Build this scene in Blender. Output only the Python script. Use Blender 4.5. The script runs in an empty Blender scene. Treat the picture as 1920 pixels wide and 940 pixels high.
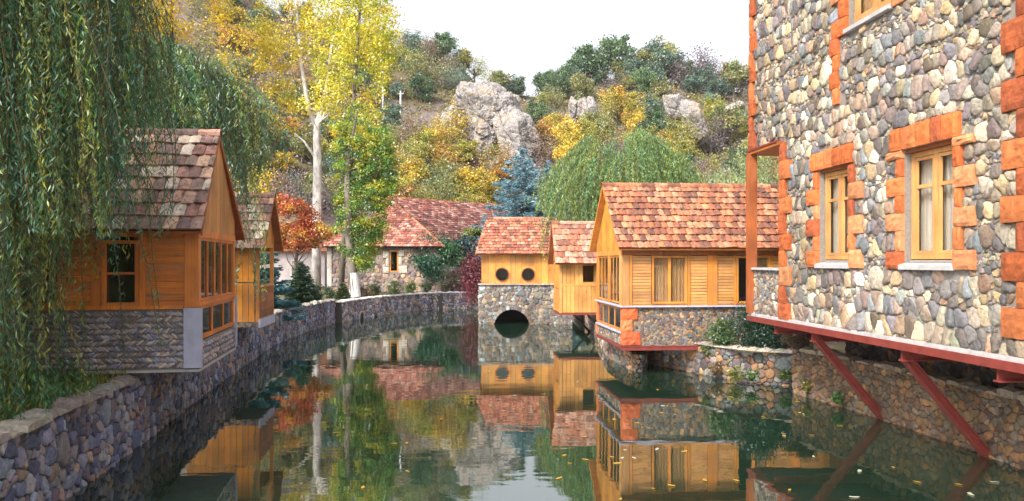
import bpy, math, random
import numpy as np
from mathutils import Vector, noise
from mathutils.geometry import delaunay_2d_cdt

random.seed(7)
RNG = np.random.default_rng(7)
R = math.radians
SC = bpy.context.scene
COL = SC.collection

# ------------------------------------------------------------------ camera, sky, sun, exposure
FPX = 1450.0; HZ = 490.0; CAMZ = 3.1
cam_d = bpy.data.cameras.new("camera"); cam = bpy.data.objects.new("camera", cam_d); COL.objects.link(cam)
cam.location = (0, 0, CAMZ); cam.rotation_euler = (R(90), 0, 0)
cam_d.sensor_width = 36; cam_d.lens = 36 * FPX / 1920; cam_d.shift_y = 20 / 1920
cam_d.clip_start = 0.1; cam_d.clip_end = 3000
SC.camera = cam

SUN_EL, SUN_AZ = R(42), R(218)     # azimuth clockwise from +Y: behind and to the left of the camera
world = bpy.data.worlds.new("World"); SC.world = world; world.use_nodes = True
wn = world.node_tree; wn.nodes.clear()
w_out = wn.nodes.new("ShaderNodeOutputWorld"); w_bg = wn.nodes.new("ShaderNodeBackground")
w_sky = wn.nodes.new("ShaderNodeTexSky"); w_sky.sky_type = 'NISHITA'; w_sky.sun_disc = False
w_sky.sun_elevation = SUN_EL; w_sky.sun_rotation = SUN_AZ
w_sky.air_density = 1.0; w_sky.dust_density = 4.0; w_sky.ozone_density = 1.0
w_hs = wn.nodes.new("ShaderNodeHueSaturation"); w_hs.inputs['Saturation'].default_value = 0.22
wn.links.new(w_sky.outputs[0], w_hs.inputs['Color']); wn.links.new(w_hs.outputs[0], w_bg.inputs[0])
wn.links.new(w_bg.outputs[0], w_out.inputs[0]); w_bg.inputs[1].default_value = 0.15
sun_d = bpy.data.lights.new("sun", 'SUN'); sun_d.energy = 2.3; sun_d.angle = R(12); sun_d.color = (1, 0.93, 0.82)
sun = bpy.data.objects.new("sun", sun_d); COL.objects.link(sun)
sv = Vector((math.sin(SUN_AZ) * math.cos(SUN_EL), math.cos(SUN_AZ) * math.cos(SUN_EL), math.sin(SUN_EL)))
sun.rotation_euler = sv.to_track_quat('Z', 'Y').to_euler()
SC.view_settings.view_transform = 'Standard'; SC.view_settings.look = 'None'
SC.view_settings.gamma = 1; SC.view_settings.exposure = 1.22
SC.cycles.use_denoising = True
SC.cycles.max_bounces = 6; SC.cycles.transparent_max_bounces = 12

# ------------------------------------------------------------------ materials
def newmat(name):
    m = bpy.data.materials.new(name); m.use_nodes = True
    nt = m.node_tree; b = nt.nodes["Principled BSDF"]
    return m, nt, b
def node(nt, t, **k):
    n = nt.nodes.new(t)
    for a, v in k.items(): setattr(n, a, v)
    return n
def noise_node(nt, scale, detail=4, rough=0.6, vec=None, stretch=None):
    n = node(nt, "ShaderNodeTexNoise"); n.inputs['Scale'].default_value = scale
    n.inputs['Detail'].default_value = detail; n.inputs['Roughness'].default_value = rough
    geo = node(nt, "ShaderNodeNewGeometry")
    mp = node(nt, "ShaderNodeMapping"); nt.links.new(geo.outputs['Position'], mp.inputs[0])
    if stretch: mp.inputs['Scale'].default_value = stretch
    nt.links.new(mp.outputs[0], n.inputs['Vector'])
    return n
def ramp(nt, src, stops):
    r = node(nt, "ShaderNodeValToRGB"); e = r.color_ramp.elements
    while len(e) < len(stops): e.new(0.5)
    for i, (p, c) in enumerate(stops):
        e[i].position = p; e[i].color = (c, c, c, 1) if not isinstance(c, tuple) else (*c, 1)
    nt.links.new(src, r.inputs[0]); return r.outputs[0]
def mixc(nt, mode, fac, a, b):
    m = node(nt, "ShaderNodeMix", data_type='RGBA', blend_type=mode)
    for sock, v in ((m.inputs[0], fac), (m.inputs[6], a), (m.inputs[7], b)):
        if hasattr(v, 'links') or hasattr(v, 'is_linked'): nt.links.new(v, sock)
        elif isinstance(v, (int, float)): sock.default_value = v
        else: sock.default_value = (*v, 1)
    return m.outputs[2]
def bump(nt, b, h, strength, dist):
    bp = node(nt, "ShaderNodeBump"); bp.inputs['Strength'].default_value = strength
    bp.inputs['Distance'].default_value = dist
    nt.links.new(h, bp.inputs['Height']); nt.links.new(bp.outputs[0], b.inputs['Normal'])
def attr(nt):
    a = node(nt, "ShaderNodeAttribute"); a.attribute_name = "Col"; return a.outputs['Color']
def simple(name, col, rough=0.8, nscale=8, var=0.35, bs=0.3, bd=0.02, stretch=None, metal=0, use_attr=False):
    m, nt, b = newmat(name)
    n = noise_node(nt, nscale, 5, 0.65, stretch=stretch)
    v = ramp(nt, n.outputs['Fac'], [(0.25, 1 - var), (0.75, 1 + var * 0.6)])
    base = attr(nt) if use_attr else col
    c = mixc(nt, 'MULTIPLY', 1.0, base, v)
    nt.links.new(c, b.inputs['Base Color']); b.inputs['Roughness'].default_value = rough
    b.inputs['Metallic'].default_value = metal
    if bs: bump(nt, b, n.outputs['Fac'], bs, bd)
    return m
M = {}
M['stone'] = simple('stone', None, 0.8, 17, 0.5, 0.8, 0.035, use_attr=True)
M['mortar'] = simple('mortar', (0.24, 0.215, 0.19), 0.95, 20, 0.4, 0.5, 0.02)
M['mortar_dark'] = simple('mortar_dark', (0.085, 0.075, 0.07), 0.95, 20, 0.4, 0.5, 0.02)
M['tuff'] = simple('tuff', None, 0.85, 9, 0.38, 0.7, 0.04, use_attr=True)
M['cement'] = simple('cement', (0.42, 0.40, 0.40), 0.9, 6, 0.3, 0.3, 0.01)
M['board_white'] = simple('board_white', (0.42, 0.42, 0.55), 0.6, 5, 0.2, 0.1, 0.01)
M['whitewash'] = simple('whitewash', (0.75, 0.74, 0.72), 0.8, 6, 0.2, 0.3, 0.01)
M['red_steel'] = simple('red_steel', (0.20, 0.036, 0.028), 0.5, 5, 0.35, 0.1, 0.005)
M['dark_steel'] = simple('dark_steel', (0.03, 0.025, 0.025), 0.6, 5, 0.2, 0.1, 0.005)
M['unlit_dark'] = simple('unlit_dark', (0.035, 0.028, 0.022), 0.9, 3, 0.3, 0)  # near-black colour carries the gloom inside rooms and hollows
M['curtain'] = simple('curtain', (0.55, 0.33, 0.16), 0.9, 16, 0.35, 0.5, 0.02, stretch=(3, 3, 0.15))
M['curtain_grey'] = simple('curtain_grey', (0.66, 0.64, 0.60), 0.9, 12, 0.45, 0.5, 0.02, stretch=(3, 3, 0.1))
M['bark'] = simple('bark', (0.10, 0.075, 0.055), 0.95, 10, 0.5, 0.8, 0.05, stretch=(1, 1, 0.25))
M['pale_bark'] = simple('pale_bark', (0.66, 0.63, 0.60), 0.9, 3.2, 0.75, 0.5, 0.03, stretch=(1, 1, 0.4))
M['grey_bark'] = simple('grey_bark', (0.20, 0.165, 0.14), 0.9, 9, 0.45, 0.6, 0.03, stretch=(1, 1, 0.3))
M['twig'] = simple('twig', (0.13, 0.09, 0.035), 0.9, 5, 0.3, 0)
M['pole_concrete'] = simple('pole_concrete', (0.62, 0.60, 0.60), 0.9, 3, 0.2, 0)
M['plaster'] = simple('plaster', (0.52, 0.46, 0.46), 0.9, 1.5, 0.3, 0.2, 0.01)

def stain(key):
    m = M[key]; nt = m.node_tree; b = nt.nodes["Principled BSDF"]; l = b.inputs['Base Color'].links[0].from_socket
    n = noise_node(nt, 0.7, 5, 0.7, stretch=(1, 1, 0.6)); c = mixc(nt, 'MULTIPLY', 1.0, l, ramp(nt, n.outputs['Fac'], [(0.35, (0.66, 0.62, 0.56)), (0.6, (1.08, 1.06, 1.03))]))
    nt.links.new(c, b.inputs['Base Color'])
stain('stone'); stain('tuff')
def woodmat(name, stretch):
    m, nt, b = newmat(name)
    g = noise_node(nt, 5, 6, 0.7, stretch=stretch)
    k = noise_node(nt, 1.7, 3, 0.5)
    v = ramp(nt, g.outputs['Fac'], [(0.30, 0.45), (0.42, 0.9), (0.6, 1.05), (0.75, 1.28)])
    c = mixc(nt, 'MULTIPLY', 1.0, attr(nt), v)
    v2 = ramp(nt, k.outputs['Fac'], [(0.3, 0.68), (0.7, 1.15)])
    c = mixc(nt, 'MULTIPLY', 1.0, c, v2)
    wz = noise_node(nt, 2.6, 6, 0.75, stretch=tuple(min(q, 2.0) for q in stretch))
    c = mixc(nt, 'MIX', ramp(nt, wz.outputs['Fac'], [(0.52, 0.0), (0.72, 0.55)]), c, (0.27, 0.20, 0.14))
    nt.links.new(c, b.inputs['Base Color']); b.inputs['Roughness'].default_value = 0.5
    bump(nt, b, g.outputs['Fac'], 0.25, 0.01)
    return m
M['wood_v'] = woodmat('wood_v', (7, 7, 0.35))
M['wood_h'] = woodmat('wood_h', (0.35, 0.35, 8))

def tilemat():
    m, nt, b = newmat('roof_tile')
    a = attr(nt)
    n1 = noise_node(nt, 7, 5, 0.7)
    c = mixc(nt, 'MULTIPLY', 1.0, a, ramp(nt, n1.outputs['Fac'], [(0.3, 0.6), (0.7, 1.25)]))
    n2 = noise_node(nt, 5.0, 6, 0.8, stretch=(1.6, 0.8, 0.45))
    c = mixc(nt, 'MIX', ramp(nt, n2.outputs['Fac'], [(0.50, 0.0), (0.62, 0.8)]), c, (0.06, 0.042, 0.042))
    n3 = noise_node(nt, 6.1, 6, 0.8, stretch=(1, 1, 1.3))
    c = mixc(nt, 'MIX', ramp(nt, n3.outputs['Fac'], [(0.58, 0.0), (0.70, 0.5)]), c, (0.48, 0.40, 0.32))
    nt.links.new(c, b.inputs['Base Color']); b.inputs['Roughness'].default_value = 0.85
    bump(nt, b, n1.outputs['Fac'], 0.5, 0.015)
    return m
M['tile'] = tilemat()

def leafmat(name, trans=0.35):
    m, nt, b = newmat(name); nt.nodes.remove(b)
    out = nt.nodes["Material Output"]
    oi = node(nt, "ShaderNodeObjectInfo")
    c = mixc(nt, 'MULTIPLY', 1.0, attr(nt), oi.outputs['Color']); c = mixc(nt, 'MULTIPLY', 1.0, c, (1.2, 1.2, 1.15))
    d = node(nt, "ShaderNodeBsdfDiffuse"); t = node(nt, "ShaderNodeBsdfTranslucent")
    g = node(nt, "ShaderNodeBsdfGlossy"); g.inputs['Roughness'].default_value = 0.45; g.inputs['Color'].default_value = (0.7, 0.8, 0.9, 1)
    mx = node(nt, "ShaderNodeMixShader"); mx.inputs[0].default_value = trans
    m2 = node(nt, "ShaderNodeMixShader"); m2.inputs[0].default_value = 0.07
    nt.links.new(c, d.inputs[0]); nt.links.new(c, t.inputs[0])
    nt.links.new(d.outputs[0], mx.inputs[1]); nt.links.new(t.outputs[0], mx.inputs[2])
    nt.links.new(mx.outputs[0], m2.inputs[1]); nt.links.new(g.outputs[0], m2.inputs[2])
    nt.links.new(m2.outputs[0], out.inputs[0])
    return m
M['leaf'] = leafmat('leaf')

def glassmat():
    m, nt, b = newmat('window_glass'); nt.nodes.remove(b); out = nt.nodes["Material Output"]
    t = node(nt, "ShaderNodeBsdfTransparent"); t.inputs[0].default_value = (0.9, 0.9, 0.88, 1)
    g = node(nt, "ShaderNodeBsdfGlossy"); g.inputs['Roughness'].default_value = 0.03
    lw = node(nt, "ShaderNodeLayerWeight"); lw.inputs[0].default_value = 0.5
    pw_ = node(nt, "ShaderNodeMath", operation='POWER'); nt.links.new(lw.outputs['Facing'], pw_.inputs[0]); pw_.inputs[1].default_value = 4
    f = node(nt, "ShaderNodeMath", operation='MULTIPLY_ADD'); nt.links.new(pw_.outputs[0], f.inputs[0]); f.inputs[1].default_value = 0.5; f.inputs[2].default_value = 0.09
    mx = node(nt, "ShaderNodeMixShader")
    nt.links.new(f.outputs[0], mx.inputs[0]); nt.links.new(t.outputs[0], mx.inputs[1]); nt.links.new(g.outputs[0], mx.inputs[2])
    nt.links.new(mx.outputs[0], out.inputs[0]); return m
M['glass'] = glassmat()

def watermat():
    m, nt, b = newmat('pond_water')
    b.inputs['Base Color'].default_value = (0.009, 0.024, 0.014, 1)
    b.inputs['Roughness'].default_value = 0.015; b.inputs['IOR'].default_value = 3.5
    n1 = noise_node(nt, 1.1, 2, 0.5, stretch=(0.8, 1.6, 1)); n2 = noise_node(nt, 5.0, 2, 0.5, stretch=(0.7, 1.5, 1))
    ad = node(nt, "ShaderNodeMath", operation='MULTIPLY_ADD'); nt.links.new(n2.outputs['Fac'], ad.inputs[0]); ad.inputs[1].default_value = 0.12
    nt.links.new(n1.outputs['Fac'], ad.inputs[2])
    bump(nt, b, ad.outputs[0], 0.30, 0.010)
    return m
M['water'] = watermat()

def groundmat():
    m, nt, b = newmat('ground_soil')
    n1 = noise_node(nt, 0.09, 6, 0.6); n2 = noise_node(nt, 1.3, 6, 0.75)
    c = ramp(nt, n1.outputs['Fac'], [(0.36, (0.075, 0.075, 0.022)), (0.48, (0.13, 0.10, 0.05)), (0.58, (0.17, 0.13, 0.13)), (0.7, (0.12, 0.115, 0.04))])
    c = mixc(nt, 'MULTIPLY', 1.0, c, ramp(nt, n2.outputs['Fac'], [(0.3, 0.55), (0.7, 1.3)]))
    nt.links.new(c, b.inputs['Base Color']); b.inputs['Roughness'].default_value = 0.95
    bump(nt, b, n2.outputs['Fac'], 0.8, 0.3)
    return m
M['ground'] = groundmat()

def rockmat():
    m, nt, b = newmat('cliff_rock')
    n1 = noise_node(nt, 0.35, 8, 0.7); n2 = noise_node(nt, 1.6, 8, 0.75)
    c = ramp(nt, n1.outputs['Fac'], [(0.3, (0.26, 0.23, 0.23)), (0.5, (0.42, 0.39, 0.38)), (0.62, (0.48, 0.37, 0.28)), (0.72, (0.54, 0.51, 0.49))])
    v = node(nt, "ShaderNodeTexVoronoi", feature='DISTANCE_TO_EDGE'); v.inputs['Scale'].default_value = 0.30
    geo = node(nt, "ShaderNodeNewGeometry"); mp = node(nt, "ShaderNodeMapping"); mp.inputs['Rotation'].default_value = (0.3, 0.5, 0.2); mp.inputs['Scale'].default_value = (1.3, 1, 0.55)
    nt.links.new(geo.outputs['Position'], mp.inputs[0])
    w = mixc(nt, 'ADD', 0.9, mp.outputs[0], n2.outputs['Color']); nt.links.new(w, v.inputs['Vector'])
    c = mixc(nt, 'MULTIPLY', 0.85, c, ramp(nt, v.outputs['Distance'], [(0.0, 0.25), (0.03, 1.0)]))
    c = mixc(nt, 'MULTIPLY', 1.0, c, ramp(nt, n2.outputs['Fac'], [(0.3, 0.6), (0.7, 1.25)]))
    nt.links.new(c, b.inputs['Base Color']); b.inputs['Roughness'].default_value = 0.95
    bump(nt, b, n2.outputs['Fac'], 1.0, 0.6)
    return m
M['rock'] = rockmat()

# ------------------------------------------------------------------ mesh collector
class MB:
    def __init__(s): s.v = []; s.f = []; s.c = []; s.m = []; s.n = 0; s.sm = []; s.st = []
    def add(s, verts, faces, col=(1, 1, 1), mat=0, smooth=False):
        o = s.n; s.st.append((o, len(s.f))); s.v.extend(verts); s.n += len(verts)
        for f in faces:
            s.f.append([i + o for i in f]); s.c.append(col); s.m.append(mat); s.sm.append(smooth)
    def box(s, F, a, b, col=(1, 1, 1), mat=0):
        (u0, v0, z0), (u1, v1, z1) = a, b
        P = [F(u, v, z) for u, v, z in ((u0,v0,z0),(u1,v0,z0),(u1,v1,z0),(u0,v1,z0),(u0,v0,z1),(u1,v0,z1),(u1,v1,z1),(u0,v1,z1))]
        s.add(P, [(0,3,2,1),(4,5,6,7),(0,1,5,4),(1,2,6,5),(2,3,7,6),(3,0,4,7)], col, mat)
    def prism(s, pts, off, col=(1, 1, 1), mat=0):
        n = len(pts); q = [Vector(p) for p in pts]; o = Vector(off)
        s.add([tuple(p) for p in q] + [tuple(p + o) for p in q],
              [tuple(range(n)), tuple(range(2 * n - 1, n - 1, -1))] + [(i, (i + 1) % n, n + (i + 1) % n, n + i) for i in range(n)], col, mat)
    def tube(s, path, radii, k=8, col=(1, 1, 1), mat=0, cap=True):
        P = [Vector(p) for p in path]; vs = []
        for i, p in enumerate(P):
            d = (P[min(i + 1, len(P) - 1)] - P[max(i - 1, 0)]).normalized()
            a = d.orthogonal() if abs(d.z) < 0.99 else Vector((1, 0, 0)); a = (Vector((0.31, 0.95, 0.1)).cross(d)).normalized(); b = d.cross(a)
            for j in range(k):
                t = 2 * math.pi * j / k
                vs.append(tuple(p + (a * math.cos(t) + b * math.sin(t)) * radii[i]))
        fs = [(i * k + j, i * k + (j + 1) % k, (i + 1) * k + (j + 1) % k, (i + 1) * k + j) for i in range(len(P) - 1) for j in range(k)]
        if cap: fs += [tuple(range(k))[::-1], tuple((len(P) - 1) * k + j for j in range(k))]
        s.add(vs, fs, col, mat, True)
    def each(s, name, mats, parent=None):
        for k in range(len(s.st)):
            v0, f0 = s.st[k]; v1, f1 = s.st[k + 1] if k + 1 < len(s.st) else (s.n, len(s.f))
            mkmesh(name, s.v[v0:v1], [[i - v0 for i in f] for f in s.f[f0:f1]], s.c[f0:f1], [0] * (f1 - f0), s.sm[f0:f1], mats, parent)
    def build(s, name, mats, parent=None):
        return mkmesh(name, s.v, s.f, s.c, s.m, s.sm, mats, parent)

def mkmesh(name, v, f, c, mi, sm, mats, parent=None):
    me = bpy.data.meshes.new(name); me.from_pydata([tuple(p) for p in v], [], f)
    if c is not None and len(c):
        at = me.attributes.new("Col", 'FLOAT_COLOR', 'FACE')
        cc = np.ones((len(f), 4), np.float32); cc[:, :3] = np.asarray(c, np.float32)[:, :3]
        at.data.foreach_set('color', cc.ravel())
    if mi is not None: me.polygons.foreach_set('material_index', np.asarray(mi, np.int32))
    if sm is not None: me.polygons.foreach_set('use_smooth', np.asarray(sm, bool))
    for k in (mats if isinstance(mats, (list, tuple)) else [mats]): me.materials.append(M[k])
    me.update()
    return link(name, me, parent)
def npmesh(name, V, F, C, mats, smooth=False, parent=None, mi=None):
    """V (n,3), F (m,4) quads or (m,3) tris, C (m,3)"""
    me = bpy.data.meshes.new(name); k = F.shape[1]
    me.vertices.add(len(V)); me.vertices.foreach_set('co', V.astype(np.float32).ravel())
    me.loops.add(F.size); me.loops.foreach_set('vertex_index', F.astype(np.int32).ravel())
    me.polygons.add(len(F)); me.polygons.foreach_set('loop_start', np.arange(0, F.size, k, dtype=np.int32))
    me.polygons.foreach_set('loop_total', np.full(len(F), k, np.int32))
    if smooth: me.polygons.foreach_set('use_smooth', np.ones(len(F), bool))
    at = me.attributes.new("Col", 'FLOAT_COLOR', 'FACE')
    cc = np.ones((len(F), 4), np.float32); cc[:, :3] = C
    at.data.foreach_set('color', cc.ravel())
    for q in (mats if isinstance(mats, (list, tuple)) else [mats]): me.materials.append(M[q])
    if mi is not None: me.polygons.foreach_set('material_index', np.asarray(mi, np.int32))
    me.update(calc_edges=True); me.validate()
    return link(name, me, parent)
def link(name, me, parent=None):
    o = bpy.data.objects.new(name, me); COL.objects.link(o)
    if parent is not None:
        o.parent = parent; o.matrix_parent_inverse = parent_inv(parent)
    return o
def parent_inv(p):
    from mathutils import Matrix
    return Matrix.Identity(4) if p.parent is not None or p.type != 'EMPTY' else Matrix.Translation(p.location).inverted()
def thing(name, label, cat, loc=(0, 0, 0), group=None):
    o = bpy.data.objects.new(name, None); COL.objects.link(o); o.location = loc; o.empty_display_size = 0.2
    return tag(o, label, cat, group)
def tag(o, label, cat, group=None):
    o['label'] = label; o['category'] = cat
    if group: o['group'] = group
    return o
def px(x, y, Z):
    return ((x - 960) * Z / FPX, Z, CAMZ + (HZ - y) * Z / FPX)

class Frame:
    def __init__(s, o, ex, ey): s.o = o; L = math.hypot(*ex); s.ex = (ex[0]/L, ex[1]/L); L = math.hypot(*ey); s.ey = (ey[0]/L, ey[1]/L)
    def __call__(s, u, v, z): return (s.o[0] + s.ex[0]*u + s.ey[0]*v, s.o[1] + s.ex[1]*u + s.ey[1]*v, z)
    def vec(s): return np.array(s.ex), np.array(s.ey)
WORLD = Frame((0, 0), (1, 0), (0, 1))

# ------------------------------------------------------------------ rubble stone generator
def lin(r, g, b):
    return tuple(((c / 255) / 12.92 if c / 255 <= 0.04045 else ((c / 255 + 0.055) / 1.055) ** 2.4) for c in (r, g, b))
PAL_FACADE = [lin(*c) for c in ((160,148,136),(134,128,126),(172,156,138),(192,174,150),(124,122,126),(150,150,148),(186,176,162),(144,126,116),(190,168,134),(166,138,118),(208,198,180),(112,106,106),(134,138,144),(152,146,134),(126,114,110),(126,112,98),(176,166,150),(120,118,124))]
PAL_BLUE = [lin(*c) for c in ((118,120,140),(98,102,128),(140,136,148),(148,132,132),(168,158,156),(92,94,112),(126,110,116),(150,156,168),(170,142,124))]
PAL_BRIDGE = [lin(*c) for c in ((140,130,120),(120,112,108),(160,145,120),(105,98,98),(150,140,135),(130,110,95),(150,165,170),(110,110,118))]
PAL_BASE = [lin(*c) for c in ((150,125,105),(125,115,115),(175,130,90),(110,100,105),(150,145,140),(130,105,95),(185,150,110),(120,128,130),(100,88,90))]
PAL_HERR = [lin(*c) for c in ((172,158,152),(148,138,144),(188,170,158),(128,122,130),(160,140,132),(150,150,165))]
PAL_HOUSE = [lin(*c) for c in ((165,145,140),(140,115,112),(190,165,145),(120,105,110),(175,150,125),(150,140,145))]

def stone_sites(U, V0, V1, rows, rng, big=(), u0=0.0, fill=0.7):
    """rows: list of (height range, width range) picked at random, or callable z -> pair"""
    S = []; W = []; v = V0
    while v < V1:
        rk = rows(v, rng) if callable(rows) else rows[rng.integers(len(rows))]
        h = rng.uniform(*rk[0]); u = u0 - rng.uniform(0, 0.1)
        while u < U:
            w = rng.uniform(*rk[1]) * math.exp(rng.normal(0, 0.36)); 
            if rng.random() < 0.1: w *= 1.6
            S.append((u + w / 2, v + h / 2 + rng.normal(0, h * 0.13) + 0.06 * math.sin(u * 1.7 + v * 2.1) + 0.045 * math.sin(u * 4.3 - v * 3))); W.append((h / 2) ** 2 * rng.uniform(0.8, 1.15)); u += w
        v += h
    S = np.array(S); W = np.array(W)
    for Rb, nb in big:
        for _ in range(nb):
            c = np.array((rng.uniform(u0 + Rb, U - Rb), rng.uniform(V0 + Rb, V1 - Rb))); r = Rb * rng.uniform(0.75, 1.2)
            k = np.hypot(*(S - c).T) > r * 0.9 + 0.02
            S = np.vstack([S[k], c]); W = np.append(W[k], r * r)
    # small filler stones in the corners between the big ones
    nf = int(len(S) * fill); Q = np.stack([rng.uniform(u0, U, nf * 4), rng.uniform(V0, V1, nf * 4)], 1); key = np.empty(len(Q))
    for a in range(0, len(Q), 500): key[a:a + 500] = (((Q[a:a + 500, None] - S[None]) ** 2).sum(-1) - W[None]).min(1)
    Q = Q[np.argsort(-key)[:nf]]; ok = []
    for q in Q:
        if all((q[0] - p[0]) ** 2 + (q[1] - p[1]) ** 2 > 0.05 ** 2 for p in ok[-150:]): ok.append(q)
    if ok: S = np.vstack([S, np.array(ok)]); W = np.append(W, np.full(len(ok), 0.0012))
    return S, W
def stones(S, W, bounds, mapf, rng, pal, K=12, gap=0.012, H=0.05, rects=(), circles=(), maxr=0.5, tint=0.12):
    n = len(S); m = min(30, n - 1)
    keep = (S[:, 0] > bounds[0]) & (S[:, 0] < bounds[1]) & (S[:, 1] > bounds[2]) & (S[:, 1] < bounds[3])
    for (a, b, c, d) in rects: keep &= ~((S[:, 0] > a) & (S[:, 0] < b) & (S[:, 1] > c) & (S[:, 1] < d))
    for (a, b, r) in circles: keep &= np.hypot(S[:, 0] - a, S[:, 1] - b) > r
    idx = np.nonzero(keep)[0]; T = np.zeros((len(idx), K)); th = np.zeros((len(idx), K))
    for s0 in range(0, len(idx), 400):
        ii = idx[s0:s0 + 400]; D = S[None] - S[ii][:, None]; d2 = (D ** 2).sum(-1)
        key = d2 - W[None]; key[np.arange(len(ii)), ii] = 1e9
        nb = np.argpartition(key, m, axis=1)[:, :m]
        ang = rng.uniform(0, 6.28, (len(ii), 1)) + (np.arange(K)[None] * 2 * math.pi / K)
        dr = np.stack([np.cos(ang), np.sin(ang)], -1)                      # i,K,2
        Dn = np.take_along_axis(D, nb[..., None], 1)                       # i,m,2
        dd = np.take_along_axis(d2, nb, 1)
        num = (dd + W[ii][:, None] - W[nb])                                # i,m
        den = 2 * np.einsum('ikd,imd->ikm', dr, Dn)
        t = np.where(den > 1e-6, num[:, None, :] / np.where(den > 1e-6, den, 1), 9.0).min(-1)
        # bounds
        for ax, (lo, hi) in enumerate(((bounds[0], bounds[1]), (bounds[2], bounds[3]))):
            p = S[ii][:, ax][:, None]; q = dr[..., ax]
            t = np.minimum(t, np.where(q > 1e-6, (hi - p) / np.maximum(q, 1e-6), 9)); t = np.minimum(t, np.where(q < -1e-6, (lo - p) / np.minimum(q, -1e-6), 9))
        for (a, b, c, d) in rects:
            P = S[ii][:, None, :]; inv = 1 / np.where(np.abs(dr) < 1e-6, 1e-6, dr)
            t1 = (np.array([a, c]) - P) * inv; t2 = (np.array([b, d]) - P) * inv
            te = np.minimum(t1, t2).max(-1); tx = np.maximum(t1, t2).min(-1)
            t = np.where((te < tx) & (te > 0), np.minimum(t, te), t)
        for (a, b, r) in circles:
            P = S[ii][:, None, :] - np.array([a, b]); bq = (P * dr).sum(-1); cq = (P ** 2).sum(-1) - r * r
            ds = bq * bq - cq; tt = -bq - np.sqrt(np.maximum(ds, 0)); t = np.where((ds > 0) & (tt > 0), np.minimum(t, tt), t)
        T[s0:s0 + 400] = np.clip(t, 0.012, maxr); th[s0:s0 + 400] = ang
    # soften: average with neighbours so that cells are rounded
    Tm = 0.3 * T + 0.35 * (np.roll(T, 1, 1) + np.roll(T, -1, 1)); T = np.minimum(T, Tm * rng.uniform(1.04, 1.3, (len(T), 1)))
    mean = T.mean(1, keepdims=True)
    T = np.maximum(T - gap * 0.62 * rng.uniform(0.4, 1.6, (len(idx), 1)), T * 0.5)
    P = S[idx]; N = len(idx); T = T * (1 + rng.normal(0, 0.045, T.shape))
    hh = (H * 0.46 * np.clip(mean / 0.08, 0.5, 1.3) * rng.uniform(0.65, 1.25, (N, 1)))
    gx, gy = rng.normal(0, 0.14, (N, 1)), rng.normal(0, 0.14, (N, 1))
    rings = []
    for sc, dp in ((1.0, 0.0), (0.95, 0.80), (0.80, 0.99)):
        r = T * sc * (1 + rng.normal(0, 0.02, T.shape))
        x = r * np.cos(th); y = r * np.sin(th)
        rings.append(np.stack([P[:, :1] + x, P[:, 1:] + y, hh * dp + (gx * x + gy * y) * dp + rng.normal(0, 0.004, T.shape) * dp], -1))
    cen = np.concatenate([P, hh * 1.0], 1)[:, None, :]
    Vv = np.concatenate(rings + [cen], 1)      # N, 3K+1, 3
    base = (np.arange(N) * (3 * K + 1))[:, None]
    j = np.arange(K); jn = (j + 1) % K
    q = np.concatenate([np.stack([j + a * K, jn + a * K, jn + (a + 1) * K, j + (a + 1) * K], -1) for a in (0, 1)] +
                       [np.stack([j[::2] + 2 * K, (j[::2] + 1) % K + 2 * K, (j[::2] + 2) % K + 2 * K, np.full(len(j[::2]), 3 * K)], -1)])
    F = (base[:, :, None] + q[None]).reshape(-1, 4)
    pal = np.array(pal); c = pal[rng.integers(len(pal), size=N)] * rng.uniform(0.7, 1.3, (N, 1)) * (1 + rng.normal(0, tint * 0.22, (N, 3)))
    C = np.repeat(np.clip(c * 1.0, 0.01, 0.8), len(q), 0)
    q = Vv.reshape(-1, 3); x = q[:, 0].copy(); y = q[:, 1].copy(); A_ = min(0.02, 0.11 * float(np.median(mean)) + 0.006)
    q[:, 0] = x + A_ * (np.sin(y * 21 + 3 * np.sin(x * 3.1)) + 0.6 * np.sin(y * 43 + x * 17)); q[:, 1] = y + A_ * 0.8 * (np.sin(x * 23 + 2 * np.sin(y * 4.7)) + 0.6 * np.sin(x * 47 - y * 19))
    q[:, 1] = np.clip(q[:, 1], bounds[2], bounds[3]); q[:, 0] = np.clip(q[:, 0], bounds[0], bounds[1])
    V = mapf(q)
    return V, F, C
def planemap(o, d, nrm):
    o = np.array(o, float); d = np.array(d, float); nrm = np.array(nrm, float)
    def f(p):
        out = np.empty_like(p)
        out[:, 0] = o[0] + d[0] * p[:, 0] + nrm[0] * p[:, 2]
        out[:, 1] = o[1] + d[1] * p[:, 0] + nrm[1] * p[:, 2]
        out[:, 2] = p[:, 1]; return out
    return f
def pathmap(pts, side):
    P = np.array(pts, float); seg = np.diff(P, axis=0); L = np.hypot(*seg.T); cum = np.concatenate([[0], np.cumsum(L)])
    T = seg / L[:, None]; Tv = np.vstack([T[:1], (T[1:] + T[:-1]) / 2, T[-1:]]); 
    def f(p):
        x = np.interp(p[:, 0], cum, P[:, 0]); y = np.interp(p[:, 0], cum, P[:, 1])
        tx = np.interp(p[:, 0], cum, Tv[:, 0]); ty = np.interp(p[:, 0], cum, Tv[:, 1]); l = np.hypot(tx, ty)
        nx, ny = ty / l * side, -tx / l * side
        return np.stack([x + nx * p[:, 2], y + ny * p[:, 2], p[:, 1]], -1)
    return f, cum[-1]
def densify(pts, step=0.7):
    # smooth the polyline a little
    P = [np.array(p, float) for p in pts]; out = [P[0]]
    for a, b in zip(P[:-1], P[1:]):
        k = max(1, int(np.linalg.norm(b - a) / step))
        for i in range(1, k + 1): out.append(a + (b - a) * i / k)
    A = np.array(out)
    for _ in range(2):
        B = A.copy(); B[1:-1] = 0.25 * A[:-2] + 0.5 * A[1:-1] + 0.25 * A[2:]; A = B
    return A
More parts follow.
